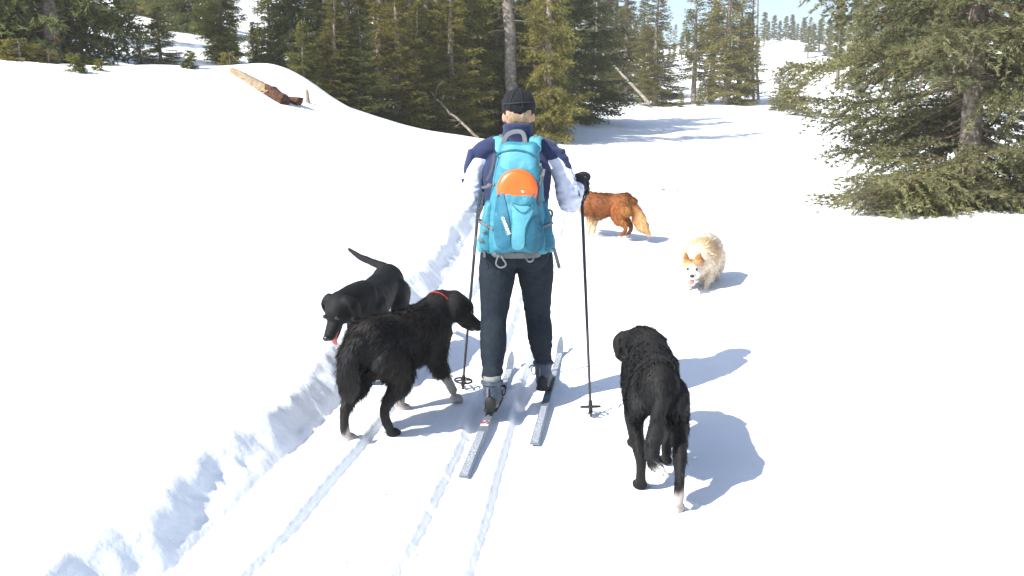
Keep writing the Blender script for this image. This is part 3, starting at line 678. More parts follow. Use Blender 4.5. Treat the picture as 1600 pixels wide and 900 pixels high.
def dog(spec):
    S = Sculpt(); s = spec.get('fluff', 1.0)
    torso = spec.get('torso', [(-.37, .50, .06, .07), (-.31, .49, .105, .115), (-.16, .475, .112, .118), (0, .455, .125, .135), (.15, .44, .128, .155), (.27, .46, .112, .145), (.36, .49, .075, .10)])
    S.tube([(a[0], a[4] if len(a) > 4 else 0, a[1]) for a in torso], [(a[2]*s, a[3]*s) for a in torso], 18, 4)
    hp = Vector(spec['head'][0]); yaw, pit = R(spec['head'][1]), R(spec['head'][2]); hs = spec.get('hs', 1.0)
    roll = R(spec['head'][3]) if len(spec['head']) > 3 else 0
    HM = Matrix.Translation(hp) @ Matrix.Rotation(yaw, 4, 'Z') @ Matrix.Rotation(pit, 4, 'Y') @ Matrix.Rotation(roll, 4, 'X') @ Matrix.Scale(hs, 4)
    nb = Vector(spec.get('neck', (.26, 0, .50)))
    back = HM @ Vector((-.05, 0, -.015)); mid = (nb+back)/2 + Vector(spec.get('neckbend', (0, 0, .01)))
    S.tube([nb, mid, back], [(.095*s, .115*s), (.082*s, .092*s), (.068*s, .075*s)], 16, 4)
    # head: skull, brow, cheeks, muzzle, jaw
    S.ell((-.012, 0, 0), (.082, .068, .066), HM); S.ell((.03, 0, .012), (.05, .052, .048), HM)
    S.ell((.02, .035, -.02), (.05, .032, .038), HM); S.ell((.02, -.035, -.02), (.05, .032, .038), HM)
    ml = spec.get('muzzle', .145)
    S.tube([(.03, 0, -.008), (.09, 0, -.018), (ml, 0, -.02)], [(.044, .04), (.034, .03), (.027, .025)], 12, 3, HM)
    jo = spec.get('jaw', 0.0)
    S.tube([(.02, 0, -.04), (.07, 0, -.05-jo*.4), (ml-.02, 0, -.05-jo)], [(.03, .018), (.024, .013), (.016, .010)], 10, 3, HM)
    for sd in (1, -1):
        if spec.get('ears', 'flop') == 'flop':
            S.tube([(-.03, sd*.055, .045), (-.022, sd*.083, .02), (-.008, sd*.085, -.035), (.006, sd*.078, -.07)], [(.026, .012), (.034, .012), (.032, .011), (.014, .008)], 10, 3, HM, up=(0, sd, 0.2))
        else:
            S.tube([(-.025, sd*.04, .045), (-.015, sd*.050, .09), (0, sd*.056, .148)], [(.040, .018), (.030, .013), (.007, .006)], 10, 3, HM, up=(1, 0, 0))
    legs = spec.get('legs', {})
    D = dict(fl=[(.22, .085, .46), (.17, .10, .32), (.19, .09, .14), (.20, .09, .055)], fr=[(.22, -.085, .46), (.17, -.10, .32), (.19, -.09, .14), (.20, -.09, .055)],
             hl=[(-.27, .075, .46), (-.20, .10, .31), (-.365, .085, .165), (-.335, .085, .055)], hr=[(-.27, -.075, .46), (-.20, -.10, .31), (-.365, -.085, .165), (-.335, -.085, .055)])
    paws = []
    for kx in ('fl', 'fr', 'hl', 'hr'):
        pts = legs.get(kx, D[kx]); fr = kx[0] == 'f'
        th = spec.get('thigh', 1.0); rad = [(.055*s, .095*s), (.044, .056), (.026, .030), (.024, .026)] if fr else [(.072*s*th, .125*s), (.052*s*th, .078*s), (.024, .033), (.023, .026)]
        if len(pts) == 5: rad.insert(1, (.065*s, .105*s))
        S.tube(pts, rad, 12, 4, up=(1, 0, 0.001))
        e = Vector(pts[-1]); fd = Vector(spec.get('pawdir', {}).get(kx, (1, 0, 0))).normalized(); c = e + fd*.028 + Vector((0, 0, -.03)); lt = fd.cross(Vector((0, 0, 1))).normalized()
        S.ell(c, (.043, .034, .024), rot=(0, 0, math.atan2(fd.y, fd.x)))
        for q in (-1.5, -.5, .5, 1.5): S.ell(c+fd*(.034-abs(q)*.006)+lt*q*.0155+Vector((0, 0, -.006)), (.019, .0115, .016), rot=(0, 0, math.atan2(fd.y, fd.x)), n=8, k=6)
        paws.append(c)
    tl = spec['tail']; S.tube([t[:3] for t in tl], [t[3] for t in tl], 12, 5)
    me = S.mesh('body', spec.get('voxel', .009), 4, lambda p: noise.noise(p*14)*0.004*s)
    x, y = spec['loc']; root = empty('dog', (x, y, zg(x, y)+spec.get('dz', -0.006)), R(spec['yaw'])); k = spec.get('scale', 1.0); root.scale = (k, k, k)
    tag(root, spec['label'], 'dog', spec.get('group'))
    HI = np.array(HM.inverted()); colf = spec['col']; tips = np.array([t[:3] for t in tl], float)
    def wrap(p, n):
        ph = np.asarray(p)@HI[:3, :3].T + HI[:3, 3]
        td = np.min(np.linalg.norm(np.asarray(p)[:, None]-tips[None], axis=-1), axis=1)
        return colf(np.asarray(p, float), n, ph, td)
    co, no, _ = mesh_arrays(me); set_col(me, wrap(co, no)*0.8)
    body = link('body', me, M['furskin'], root)
    hf = np.array(HM.to_3x3() @ Vector((-1, 0, -.15)))
    tdir = unit(np.diff(tips, axis=0)); tdir = np.vstack([tdir, tdir[-1:]])
    def flow(p, n):
        f = np.tile(np.array([-1.0, 0, -0.55]), (len(p), 1))
        low = sstep(.36, .24, p[:, 2])[:, None] if False else (1-sstep(.24, .38, p[:, 2]))[:, None]
        f = f*(1-low)+np.array([-.15, 0, -1.])*low
        ph = p@HI[:3, :3].T + HI[:3, 3]; h = (1-sstep(.10, .2, np.linalg.norm(ph-np.array([.03, 0, 0]), axis=1)))[:, None]
        f = f*(1-h)+hf*h
        dd = np.linalg.norm(p[:, None]-tips[None], axis=-1); i = dd.argmin(1); tw = (1-sstep(.05, .11, dd.min(1)))[:, None]*(p[:, 0:1] < -.33)
        return unit(f*(1-tw)+tdir[i]*tw)
    fl = spec.get('fur', .045)
    def lenf(p, n):
        ph = p@HI[:3, :3].T + HI[:3, 3]; hd = np.linalg.norm(ph-np.array([.05, 0, -.01]), axis=1)
        L = np.full(len(p), fl); L = np.where(p[:, 2] < .22, fl*.38, L); L = np.where(p[:, 2] < .07, .010, L)
        L = np.where((n[:, 2] < -.3) & (p[:, 2] > .25), fl*1.3, L)
        dd = np.linalg.norm(p[:, None]-tips[None], axis=-1).min(1); L = np.where((dd < .09) & (p[:, 0] < -.33), fl*spec.get('tailfur', 1.6), L)
        L = np.where(hd < .17*hs, np.where((ph[:, 0] > .0) | (spec.get('ears', 'flop') == 'flop'), .014, .034), L); L = np.where((ph[:, 0] > .09) & (hd < .2), .006, L); L = np.where((ph[:, 2] > .07) & (ph[:, 0] > -.045) & (hd < .24*hs) & (spec.get('ears', 'flop') != 'flop'), .004, L)
        return L
    fo = link('fur', fur(me, spec.get('hairs', 26000), wrap, lenf, flow, spec.get('seed', 1), spec.get('hw', .0045), spec.get('stand', .35)), M['fur'], root, smooth=False); fo['kind'] = 'stuff'
    ball('nose', (ml+.018, 0, -.008), (.014, .019, .014), M['nose'], root, M=HM)
    for sd in (1, -1): ball('eye', (.066, sd*.034, .024), (.011, .012, .011), M['eye'], root, M=HM)
    if spec.get('tongue'):
        L = spec['tongue']; Sculpt_ = Sculpt().tube([(.06, 0, -.045), (ml-.03, 0, -.046-jo*.5), (ml-.005, 0, -.055-jo*.6-L*.3), (ml-.002, 0, -.06-jo*.6-L)], [(.016, .005), (.018, .005), (.018, .005), (.012, .004)], 10, 3, HM, up=(0, 0, 1))
        link('tongue', Sculpt_.mesh('tongue', 0), M['tongue'], root)
    if spec.get('collar'):
        ax = (back-nb).normalized(); ct = nb.lerp(back, spec.get('collar_at', .55)) + Vector(spec.get('neckbend', (0, 0, .01)))*.8; u = (Vector((0, 0, 1))-ax*ax.z).normalized(); w = ax.cross(u)
        cs = spec.get('collar_r', .105); q = [ct+u*math.cos(a)*cs*1.05+w*math.sin(a)*cs*.96 for a in np.linspace(0, 2*math.pi, 25)]; nr = [(p-ct).normalized() for p in q]
        ribbon('collar', q, nr, .017, .003, M[spec['collar']], root, 2)
    return root

def black(white_feet=None, chest=None, tailtip=False, base=(0.0105, 0.0108, 0.0112), brown=0.0):
    """near black coat; white_feet is a list of (x, y, radius, top)"""
    def f(p, n, ph, td):
        c = np.tile(np.array(base), (len(p), 1)); v = 1+vnoise(p[:, 0]*9+3, p[:, 2]*9+p[:, 1]*7, 5)*0.7; c = c*v[:, None]
        if brown: 
            w = (brown*sstep(-.1, .4, vnoise(p[:, 0]*5, p[:, 1]*6+p[:, 2]*5, 8)))[:, None]; c = c*(1-w)+np.array((.045, .034, .026))*w
        for (x, y, r, top) in (white_feet or []):
            d = np.hypot(p[:, 0]-x, p[:, 1]-y); w = (sstep(r, r*.8, d) if False else (1-sstep(r*.8, r, d)))*(1-sstep(top-.025, top+.015, p[:, 2]+vnoise(p[:, 0]*40, p[:, 1]*40, 3)*.05))
            c = c*(1-w[:, None])+np.array((.44, .39, .36))*w[:, None]
        return c
    return f
# --- black dog nearest on the right, seen from behind
def colC(p, n, ph, td):
    c = black([(-.43, -.075, .075, .10)])(p, n, ph, td)
    tip = np.array([-.515, -.02, .195]); w = (1-sstep(.045, .075, np.linalg.norm(p-tip, axis=1)))[:, None]
    c = c*(1-w)+np.array((.65, .62, .58))*w
    br = (sstep(.50, .58, p[:, 2])*(1-sstep(.02, .09, np.abs(p[:, 1]))))[:, None]*.25
    return c*(1-br)+np.array((.035, .030, .026))*br
dog(dict(label='black long-haired dog walking away at right, white tail tip and one white hind paw', loc=(.638, 3.87), yaw=85, thigh=.8, torso=[(-.37, .50, .05, .07), (-.31, .49, .088, .115), (-.16, .475, .094, .115), (0, .455, .106, .135), (.15, .44, .116, .155), (.27, .46, .108, .145), (.36, .49, .075, .10)], head=((.45, .085, .50), 24, 32), hs=1.0, fluff=1.0, neckbend=(0, 0, .02),
    legs=dict(hr=[(-.27, -.075, .46), (-.25, -.095, .31), (-.435, -.085, .175), (-.455, -.080, .055)], hl=[(-.27, .07, .46), (-.16, .09, .32), (-.27, .065, .17), (-.225, .06, .055)],
              fl=[(.22, .08, .46), (.20, .09, .32), (.27, .07, .15), (.30, .065, .055)], fr=[(.22, -.08, .46), (.14, -.09, .32), (.10, -.08, .15), (.07, -.075, .06)]),
    tail=[(-.36, 0, .53, .035), (-.41, 0, .46, .032), (-.43, .015, .37, .032), (-.445, .03, .28, .036), (-.475, .02, .225, .028), (-.505, -.015, .20, .010)],
    col=colC, fur=.028, stand=.22, tailfur=1.1, hw=.0032, hairs=62000, seed=3, collar=None))
# --- black dog with red collar in the left pair, walking off to the right
def colB(p, n, ph, td):
    c = black([(-.40, .07, .07, .075), (.13, .12, .07, .17), (.36, -.075, .14, .20)], brown=.35)(p, n, ph, td)
    w = ((1-sstep(.03, .06, np.abs(p[:, 0]+.36)))*(1-sstep(.0, .035, np.abs(p[:, 1]+.0)))*(1-sstep(.02, .05, np.abs(p[:, 2]-.34))))[:, None]
    c = c*(1-w)+np.array((.5, .5, .5))*w
    m = ((ph[:, 0] > .11) & (ph[:, 2] < -.035))[:, None]*.25
    return c*(1-m)+np.array((.35, .33, .32))*m
dog(dict(label='black shaggy dog with red collar and white-marked paws lifting a front leg', loc=(-.575, 4.56), yaw=62, scale=1.03, hs=1.22, muzzle=.135, head=((.425, -.06, .545), -58, 34, 0), neckbend=(.01, 0, .03),
    torso=[(-.37, .50, .06, .07), (-.31, .49, .115, .125), (-.16, .475, .122, .13), (0, .455, .13, .14), (.15, .445, .128, .155), (.27, .47, .112, .145), (.36, .50, .075, .10)],
    legs=dict(hl=[(-.27, .08, .46), (-.21, .10, .31), (-.385, .075, .17), (-.40, .07, .055)], hr=[(-.27, -.08, .46), (-.15, -.10, .31), (-.27, -.075, .165), (-.235, -.07, .055)],
              fl=[(.22, .09, .46), (.15, .105, .32), (.14, .11, .15), (.12, .115, .055)], fr=[(.22, -.09, .46), (.17, -.10, .315), (.255, -.085, .21), (.37, -.07, .085)]),
    pawdir=dict(fr=(.8, 0, -.6)), tail=[(-.36, 0, .52, .04), (-.42, 0, .46, .045), (-.44, .01, .38, .05), (-.43, .02, .30, .045), (-.41, .02, .25, .02)],
    col=colB, fur=.048, stand=.28, tailfur=.9, hw=.0032, hairs=70000, seed=5, collar='redcollar', collar_at=.55, collar_r=.0868))
# --- black smooth dog behind it, tail raised, head low
dog(dict(label='black smooth-coated dog with raised tail, head down, tongue out, half hidden at left', loc=(-.86, 5.52), yaw=262, hs=1.22, head=((.50, -.075, .475), -16, 46), neck=(.27, 0, .49), neckbend=(.01, 0, .01), dz=.0,
    torso=[(-.36, .53, .06, .07), (-.30, .515, .100, .11), (-.15, .49, .10, .11), (0, .46, .11, .125), (.15, .44, .115, .145), (.27, .455, .10, .13), (.35, .48, .07, .09)],
    legs=dict(fl=[(.22, .075, .45), (.20, .09, .32), (.29, .085, .15), (.33, .07, .055)]),
    tail=[(-.35, 0, .55, .036), (-.44, -.07, .575, .031), (-.54, -.19, .59, .027), (-.62, -.31, .62, .022), (-.66, -.39, .66, .012)],
    col=black(base=(.009, .0095, .0105)), fur=.020, tailfur=.8, hw=.0035, hairs=34000, seed=7, tongue=.018, jaw=.018, ears='flop', stand=.2))
# --- red-brown dog side-on beyond the skier
def colD(p, n, ph, td):
    t = vnoise(p[:, 0]*6, p[:, 2]*7+p[:, 1]*3, 5)[:, None]
    c = np.array((.28, .092, .026))*(1+t*.9) + 0*p
    cream = np.array((.74, .52, .30)); ruff = (sstep(.27, .36, p[:, 0]+vnoise(p[:, 1]*20, p[:, 2]*20, 6)*.08))[:, None]; c = c*(1-ruff)+np.array((.75, .60, .42))*ruff
    lg = ((1-sstep(.24, .32, p[:, 2]))*(p[:, 0] > .05))[:, None]; c = c*(1-lg)+cream*lg
    br = (np.exp(-((p[:, 0]+.33)/.06)**2-((p[:, 2]-.38)/.10)**2))[:, None]*.75*(vnoise(p[:, 0]*60, p[:, 2]*60, 2)[:, None] > -.1); c = c*(1-br)+np.array((.70, .38, .10))*br
    tl = (sstep(-.40, -.50, p[:, 0]) if False else sstep(.40, .52, -p[:, 0]))[:, None]; c = c*(1-tl)+np.array((.72, .44, .19))*tl
    ft = (1-sstep(.03, .07, p[:, 2]))[:, None]; c = c*(1-ft)+np.array((.72, .62, .50))*ft
    hd = (1-sstep(.15, .2, np.linalg.norm(ph, axis=1)))[:, None]*(np.abs(ph[:, 1:2]) < .03); c = c*(1-hd)+np.array((.7, .6, .5))*hd
    return c
px_ = P(948, 376, 11.75)
dog(dict(label='red-brown fluffy dog standing side-on beyond the skier\'s right hand', loc=(px_.x-.03, 11.75), yaw=152, head=((.47, .02, .60), 12, 10), fluff=1.08, scale=1.0,
    legs=dict(hr=[(-.27, -.075, .46), (-.20, -.10, .31), (-.34, -.085, .165), (-.29, -.085, .055)], hl=[(-.27, .075, .46), (-.21, .10, .31), (-.33, .085, .165), (-.26, .085, .055)]),
    tail=[(-.37, 0, .48, .05), (-.44, 0, .38, .065), (-.48, 0, .27, .075), (-.53, 0, .19, .065), (-.60, 0, .12, .02)], col=colD, fur=.058, tailfur=1.5, hairs=36000, stand=.22, hw=.0055, seed=9, voxel=.012))
# --- cream dog walking towards the camera
def colE(p, n, ph, td):
    t = vnoise(p[:, 0]*5, p[:, 1]*6+p[:, 2]*6, 5)[:, None]
    c = np.array((.80, .67, .51))*(1+t*.25) + 0*p
    sad = 1.3*(sstep(.36, .46, p[:, 2])*sstep(-.05, .12, p[:, 0])*(1-sstep(.28, .38, p[:, 0])))[:, None]*.55; c = c*(1-sad)+np.array((.62, .38, .16))*sad
    rt = (sstep(.28, .36, -p[:, 0])*sstep(.42, .5, p[:, 2]))[:, None]*.6; c = c*(1-rt)+np.array((.72, .40, .20))*rt
    hd = np.linalg.norm(ph, axis=1) < .19
    crown = (sstep(.012, .050, ph[:, 2]+vnoise(ph[:, 0]*40, ph[:, 1]*40, 4)*.03)*(1-sstep(.05, .085, ph[:, 0]))*sstep(-.10, -.02, ph[:, 0]-.02)*hd)[:, None]*.8
    crown = np.maximum(crown, ((ph[:, 2] > .06)*(ph[:, 0] > -.045)*(np.linalg.norm(ph, axis=1) < .26))[:, None]*.9)
    c = c*(1-crown)+np.array((.46, .22, .075))*crown
    er = ((ph[:, 2] > .085)*(ph[:, 0] > -.045)*(np.linalg.norm(ph, axis=1) < .26)*(np.abs(ph[:, 1]) > .02))[:, None]*.8; c = c*(1-er)+np.array((.30, .12, .04))*er
    face = (hd & (ph[:, 0] > .03))[:, None]*(1-crown); c = c*(1-face)+np.array((.86, .82, .76))*face
    blz = ((np.abs(ph[:, 1]) < .013) & hd & (ph[:, 0] > .02))[:, None]*.7; c = c*(1-blz)+np.array((.86, .78, .66))*blz
    return c
pe = P(1096, 442, 8.72)
dog(dict(label='cream fluffy dog with tan prick ears coming towards the camera', loc=(pe.x, 8.72), yaw=250, head=((.45, -.03, .305), 8, 4, 0), neck=(.26, 0, .40), neckbend=(0, 0, -.01), hs=1.2, ears='prick', fluff=1.28, scale=.99, dz=-.07,
    torso=[(-.35, .46, .075, .08), (-.28, .43, .125, .125), (-.14, .41, .13, .13), (0, .39, .135, .14), (.14, .375, .135, .15), (.25, .38, .12, .14), (.33, .37, .085, .11)],
    legs=dict(fl=[(.20, .08, .40), (.17, .10, .28), (.24, .085, .13), (.28, .08, .05)], fr=[(.20, -.08, .40), (.20, -.10, .27), (.33, -.09, .13), (.39, -.085, .05)],
              hl=[(-.25, .08, .40), (-.18, .12, .28), (-.32, .11, .15), (-.28, .11, .05)], hr=[(-.25, -.08, .40), (-.18, -.12, .28), (-.32, -.11, .15), (-.28, -.11, .05)]),
    tail=[(-.33, 0, .48, .045), (-.40, 0, .46, .055), (-.45, 0, .36, .05), (-.48, 0, .27, .02)], col=colE, fur=.075, tailfur=1.0, hairs=60000, hw=.0042, stand=.16, seed=11, voxel=.010, tongue=.001, jaw=.020))
# ------------------------------------------------------------------ the skier
SK = empty('person', (0.03, 4.78, zg(0.03, 4.78))); tag(SK, 'skier seen from behind in black beanie, navy vest over white sleeves and dark tights', 'person')
so = SK.location.copy()
def W(x, y, z): return Vector((x, y, z)) - so                 # world -> skier's own space
Z0 = so.z
def wr(scale, amp, seed=0):
    return lambda p: amp*noise.noise(Vector((p.x*scale+seed, p.y*scale, p.z*scale*0.55)))
# --- joints
shL, elL, haL = W(-.185, 4.83, 1.405), W(-.228, 4.80, 1.145), W(-.195, 5.06, 1.150)
shR, elR, haR = W(.232, 4.83, 1.405), W(.312, 4.79, 1.145), W(.376, 4.985, 1.225)
hipL, knL, anL = W(-.075, 4.79, .84), W(-.100, 4.76, .49), W(-.108, 4.615, .15)
hipR, knR, anR = W(.125, 4.80, .84), W(.148, 4.97, .49), W(.183, 5.015, .15)
pel, chest, neck, head = W(.022, 4.78, .90), W(.022, 4.82, 1.30), W(.03, 4.85, 1.50), W(.035, 4.875, 1.618)
# --- one continuous body: torso, neck, head with a face, limbs
B = Sculpt()
B.tube([pel+Vector((0, 0, .0)), pel+Vector((0, 0, .12)), chest+Vector((0, 0, -.1)), chest, chest+Vector((0, .01, .12))], [(.14, .09), (.13, .09), (.145, .10), (.155, .10), (.10, .075)], 18, 4, up=(0, 1, 0), cap=.15)
B.tube([chest+Vector((0, .01, .1)), neck, head+Vector((0, -.01, -.05))], [(.07, .07), (.056, .058), (.058, .062)], 14, 4, up=(0, 1, 0))
B.ell(head, (.076, .098, .108)); B.ell(head+Vector((0, .035, -.075)), (.052, .058, .050)); B.ell(head+Vector((0, .075, -.105)), (.025, .025, .02))
B.tube([head+Vector((0, .09, .005)), head+Vector((0, .108, -.025)), head+Vector((0, .112, -.038))], [.010, .014, .016], 8, 2)
B.ell(head+Vector((0, .092, -.068)), (.024, .012, .008)); B.ell(head+Vector((0, .09, -.078)), (.021, .012, .007))
for sd in (1, -1):
    B.ell(head+Vector((sd*.078, -.002, -.028)), (.010, .019, .032), rot=(.15, 0, -sd*.35)); B.ell(head+Vector((sd*.032, .082, .018)), (.022, .012, .008))
for a, b, c in ((shL, elL, haL), (shR, elR, haR)):
    B.tube([a, a.lerp(b, .5), b, b.lerp(c, .4), c], [.036, .040, .038, .036, .026], 12, 3)
    B.ell(c + (c-b).normalized()*.045, (.035, .05, .030))
for h, k, a in ((hipL, knL, anL), (hipR, knR, anR)):
    B.tube([h, h.lerp(k, .5), k, k.lerp(a, .35), a, a+Vector((0, .005, -.09))], [.085, .072, .052, .052, .035, .038], 14, 3, up=(0, 1, 0))
    B.tube([a+Vector((0, -.03, -.085)), a+Vector((0, .07, -.09)), a+Vector((0, .15, -.10))], [(.034, .034), (.038, .03), (.034, .02)], 12, 3)
link('body', B.mesh('body', .0075, 4), M['skin'], SK)
for sd in (1, -1): ball('eye', head+Vector((sd*.031, .0865, .006)), .0115, M['eye'], SK)
# hair below the hat
Hh = Sculpt().tube([head+Vector((0, -.062, .035)), head+Vector((0, -.066, -.02)), head+Vector((0, -.058, -.058))], [(.066, .036), (.068, .032), (.055, .020)], 16, 4, up=(0, 1, 0))
link('hair', Hh.mesh('hair', .006, 3, lambda p: .004*noise.noise(Vector((p.x*90, p.y*40, p.z*16)))), M['hair'], SK)
# beanie
hat = Sculpt().ell(head+Vector((0, -.004, .035)), (.092, .112, .090), n=24, k=16)
hat.tube([head+Vector((0, -.004, .055)), head+Vector((0, -.004, .012))], [(.089, .109), (.091, .110)], 24, 3, up=(0, 1, 0), cap=.08)
hm = hat.mesh('beanie', .006, 3, lambda p: .003*noise.noise(p*30))
ho = link('beanie', hm, M['beanie'], SK)
hb = BVHTree.FromObject(ho, bpy.context.evaluated_depsgraph_get()) if False else None
def on_hat(az, el, r=1.012):
    return head+Vector((0, -.004, .035))+Vector((.0935*math.cos(el)*math.sin(az), -.1135*math.cos(el)*math.cos(az), .0915*math.sin(el)))*r
for az in (-.55, .22):
    q = [on_hat(az*(1-.4*t), -.15+1.45*t) for t in np.linspace(0, 1, 7)]; ribbon('seam', q, [p-head for p in q], .004, .0015, M['beanie2'], ho)
q = [on_hat(a, .10+.05*math.sin(a*2)) for a in np.linspace(-1.0, 1.2, 10)]; ribbon('seam', q, [p-head for p in q], .006, .002, M['beanie2'], ho)
# shirt with white sleeves
SH = Sculpt()
SH.tube([pel+Vector((0, 0, .02)), chest, chest+Vector((0, 0, .1))], [(.155, .11), (.160, .112), (.12, .07)], 18, 4, up=(0, 1, 0), cap=.1)
def sleeve(S, a, b, c, out):
    S.tube([a+Vector((-out*.03, 0, -.005)), a.lerp(b, .4)+Vector((out*.004, 0, 0)), b.lerp(a, .12), b+Vector((0, .02, -.012)), b.lerp(c, .45), c.lerp(b, .13)], [.054, .058, .062, .060, .054, .037], 16, 4, up=(0, 1, 0))
sleeve(SH, shL, elL, haL, -1); sleeve(SH, shR, elR, haR, 1)
def fold(p):
    d = min((p-elL).length, (p-elR).length); k = max(0.25, 1-d/.25)
    return k*(.022*abs(noise.noise(Vector((p.x*16, p.y*16, p.z*34))))-.004+.006*noise.noise(p*40)) + .004*noise.noise(p*16)
link('shirt', SH.mesh('shirt', .008, 3, fold), M['shirt'], SK)
# vest: body, collar, flaps running down the outside of the arms
VS = Sculpt()
VS.tube([pel+Vector((0, -.005, .0)), pel+Vector((0, 0, .13)), chest+Vector((0, 0, -.12)), chest+Vector((0, 0, .02)), chest+Vector((0, .015, .115))], [(.178, .125), (.168, .118), (.182, .125), (.188, .125), (.125, .085)], 22, 5, up=(0, 1, 0), cap=.15)
VS.tube([chest+Vector((0, .012, .11)), neck+Vector((0, -.01, -.03)), neck+Vector((0, -.012, .055))], [(.135, .08), (.088, .076), (.080, .078)], 20, 4, up=(0, 1, 0), cap=.05)
for a, b, o_ in ((shL, elL, -1), (shR, elR, 1)):
    VS.tube([a+Vector((-o_*.11, .005, .040)), a+Vector((-o_*.035, 0, .002)), a.lerp(b, .10)+Vector((-o_*.006, .005, -.005))], [(.055, .065), (.060, .068), (.054, .062)], 16, 3, up=(0, 1, 0), cap=.25)
for a, b, c, o_ in ((shL, elL, haL, -1), (shR, elR, haR, 1)):
    VS.tube([a+Vector((o_*.020, .0, .0)), a.lerp(b, .30)+Vector((o_*.036, .006, 0)), a.lerp(b, .62)+Vector((o_*.044, .008, .0)), a.lerp(b, .86)+Vector((o_*.050, .012, .0)), b+Vector((o_*.050, .03, .0))], [(.036, .060), (.028, .056), (.022, .048), (.016, .034), (.007, .010)], 12, 4, up=(0, 1, 0), cap=.3)
link('vest', VS.mesh('vest', .008, 4, lambda p: .0035*noise.noise(p*14)+.0035*math.sin(p.z*150)*max(0, noise.noise(p*6)+.2)), M['navy'], SK)
# tights
TR = Sculpt()
TR.tube([pel+Vector((0, .005, .09)), pel+Vector((0, -.008, 0)), pel+Vector((0, -.005, -.075))], [(.160, .115), (.192, .132), (.168, .115)], 22, 4, up=(0, 1, 0), cap=.2)
for sd in (-1, 1): TR.ell(pel+Vector((sd*.082, -.065, -.03)), (.095, .085, .095))
for h, k, a in ((hipL, knL, anL), (hipR, knR, anR)):
    TR.tube([h+Vector((0, 0, .02)), h.lerp(k, .25), h.lerp(k, .62), k, k.lerp(a, .33)+Vector((0, -.022, 0)), k.lerp(a, .7)+Vector((0, -.008, 0)), a+Vector((0, 0, .045))], [(.098, .115), (.102, .112), (.086, .092), (.073, .078), (.073, .080), (.057, .060), (.052, .055)], 18, 4, up=(0, 1, 0), cap=.12)
def tw(p):
    w = p + so; az = max(0, 1-abs(w.z-.25)/.14) + max(0, 1-abs(w.z-.50)/.10)*.6 + max(0, 1-abs(w.z-.74)/.07)*.5
    return .003*noise.noise(p*20) + az*.016*(abs(noise.noise(Vector((p.x*9+3, p.y*9, p.z*30+p.x*14))))-.15)
link('tights', TR.mesh('tights', .008, 3, tw), M['trousers'], SK)
# boots
def boot(a, yaw, side):
    root = empty('boot', a+Vector((0, 0, -.15+.035)), yaw); root.parent = SK; root.scale = (1.06, 1.12, 1.05)
    S = Sculpt()
    S.tube([(0, -.005, .155), (0, -.008, .11), (0, -.006, .06)], [(.050, .056), (.047, .056), (.042, .055)], 16, 4, up=(0, 1, 0), cap=.1)
    S.tube([(0, -.045, .045), (0, .03, .052), (0, .11, .040), (0, .185, .030)], [(.036, .040), (.043, .048), (.044, .036), (.036, .026)], 16, 4)
    link('upper', S.mesh('upper', .006, 4, lambda p: .002*noise.noise(p*50)), M['boot'], root)
    S = Sculpt().tube([(0, -.06, .010), (0, .05, .010), (0, .14, .010), (0, .215, .010)], [(.036, .013), (.040, .012), (.043, .012), (.030, .011)], 14, 3, cap=.4)
    link('sole', S.mesh('sole', .005, 2), M['rubber'], root)
    S = Sculpt().ell((0, -.066, .045), (.030, .016, .042)); link('heel_cup', S.mesh('heel_cup', 0), M['rubber'], root)
    ribbon('heel_tab', [Vector((-.014, -.071, .085)), Vector((-.014, -.070, .11)), Vector((-.013, -.067, .135))], [Vector((0, -1, 0))]*3, .010, .003, M['greyweb'], root)
    q = [Vector((.052*math.cos(t), -.005+.060*math.sin(t), .145)) for t in np.linspace(0, 2*math.pi, 17)]; rod('cuff', q, [.007]*17, M['boot'], root, 8, 1)
    for k in range(3): rod('lace', [Vector((.03, .055+.03*k, .085-.018*k)), Vector((0, .065+.03*k, .102-.018*k)), Vector((-.03, .055+.03*k, .085-.018*k))], [.003]*3, M['rubber'], root, 6)
    for sd in (side,):
        rod('lace', [Vector((sd*.03, .05, .10)), Vector((sd*.060, .035, .110)), Vector((sd*.066, .02, .085)), Vector((sd*.052, .03, .062)), Vector((sd*.045, .045, .085))], [.0032]*5, M['rubber'], root, 6)
    rod('lace', [Vector((side*.035, .045, .105)), Vector((side*.062, .01, .125)), Vector((side*.078, -.015, .115))], [.0036, .0034, .003], M['rubber'], root, 6)
    S = Sculpt().tube([(0, -.002, .14), (0, -.002, .18)], [(.045, .051), (.046, .050)], 14, 3, up=(0, 1, 0), cap=.05); link('sock', S.mesh('sock', 0), M['sock'], root)
    return root
boot(anL, R(-6), 1); boot(anR, R(-6), -1)
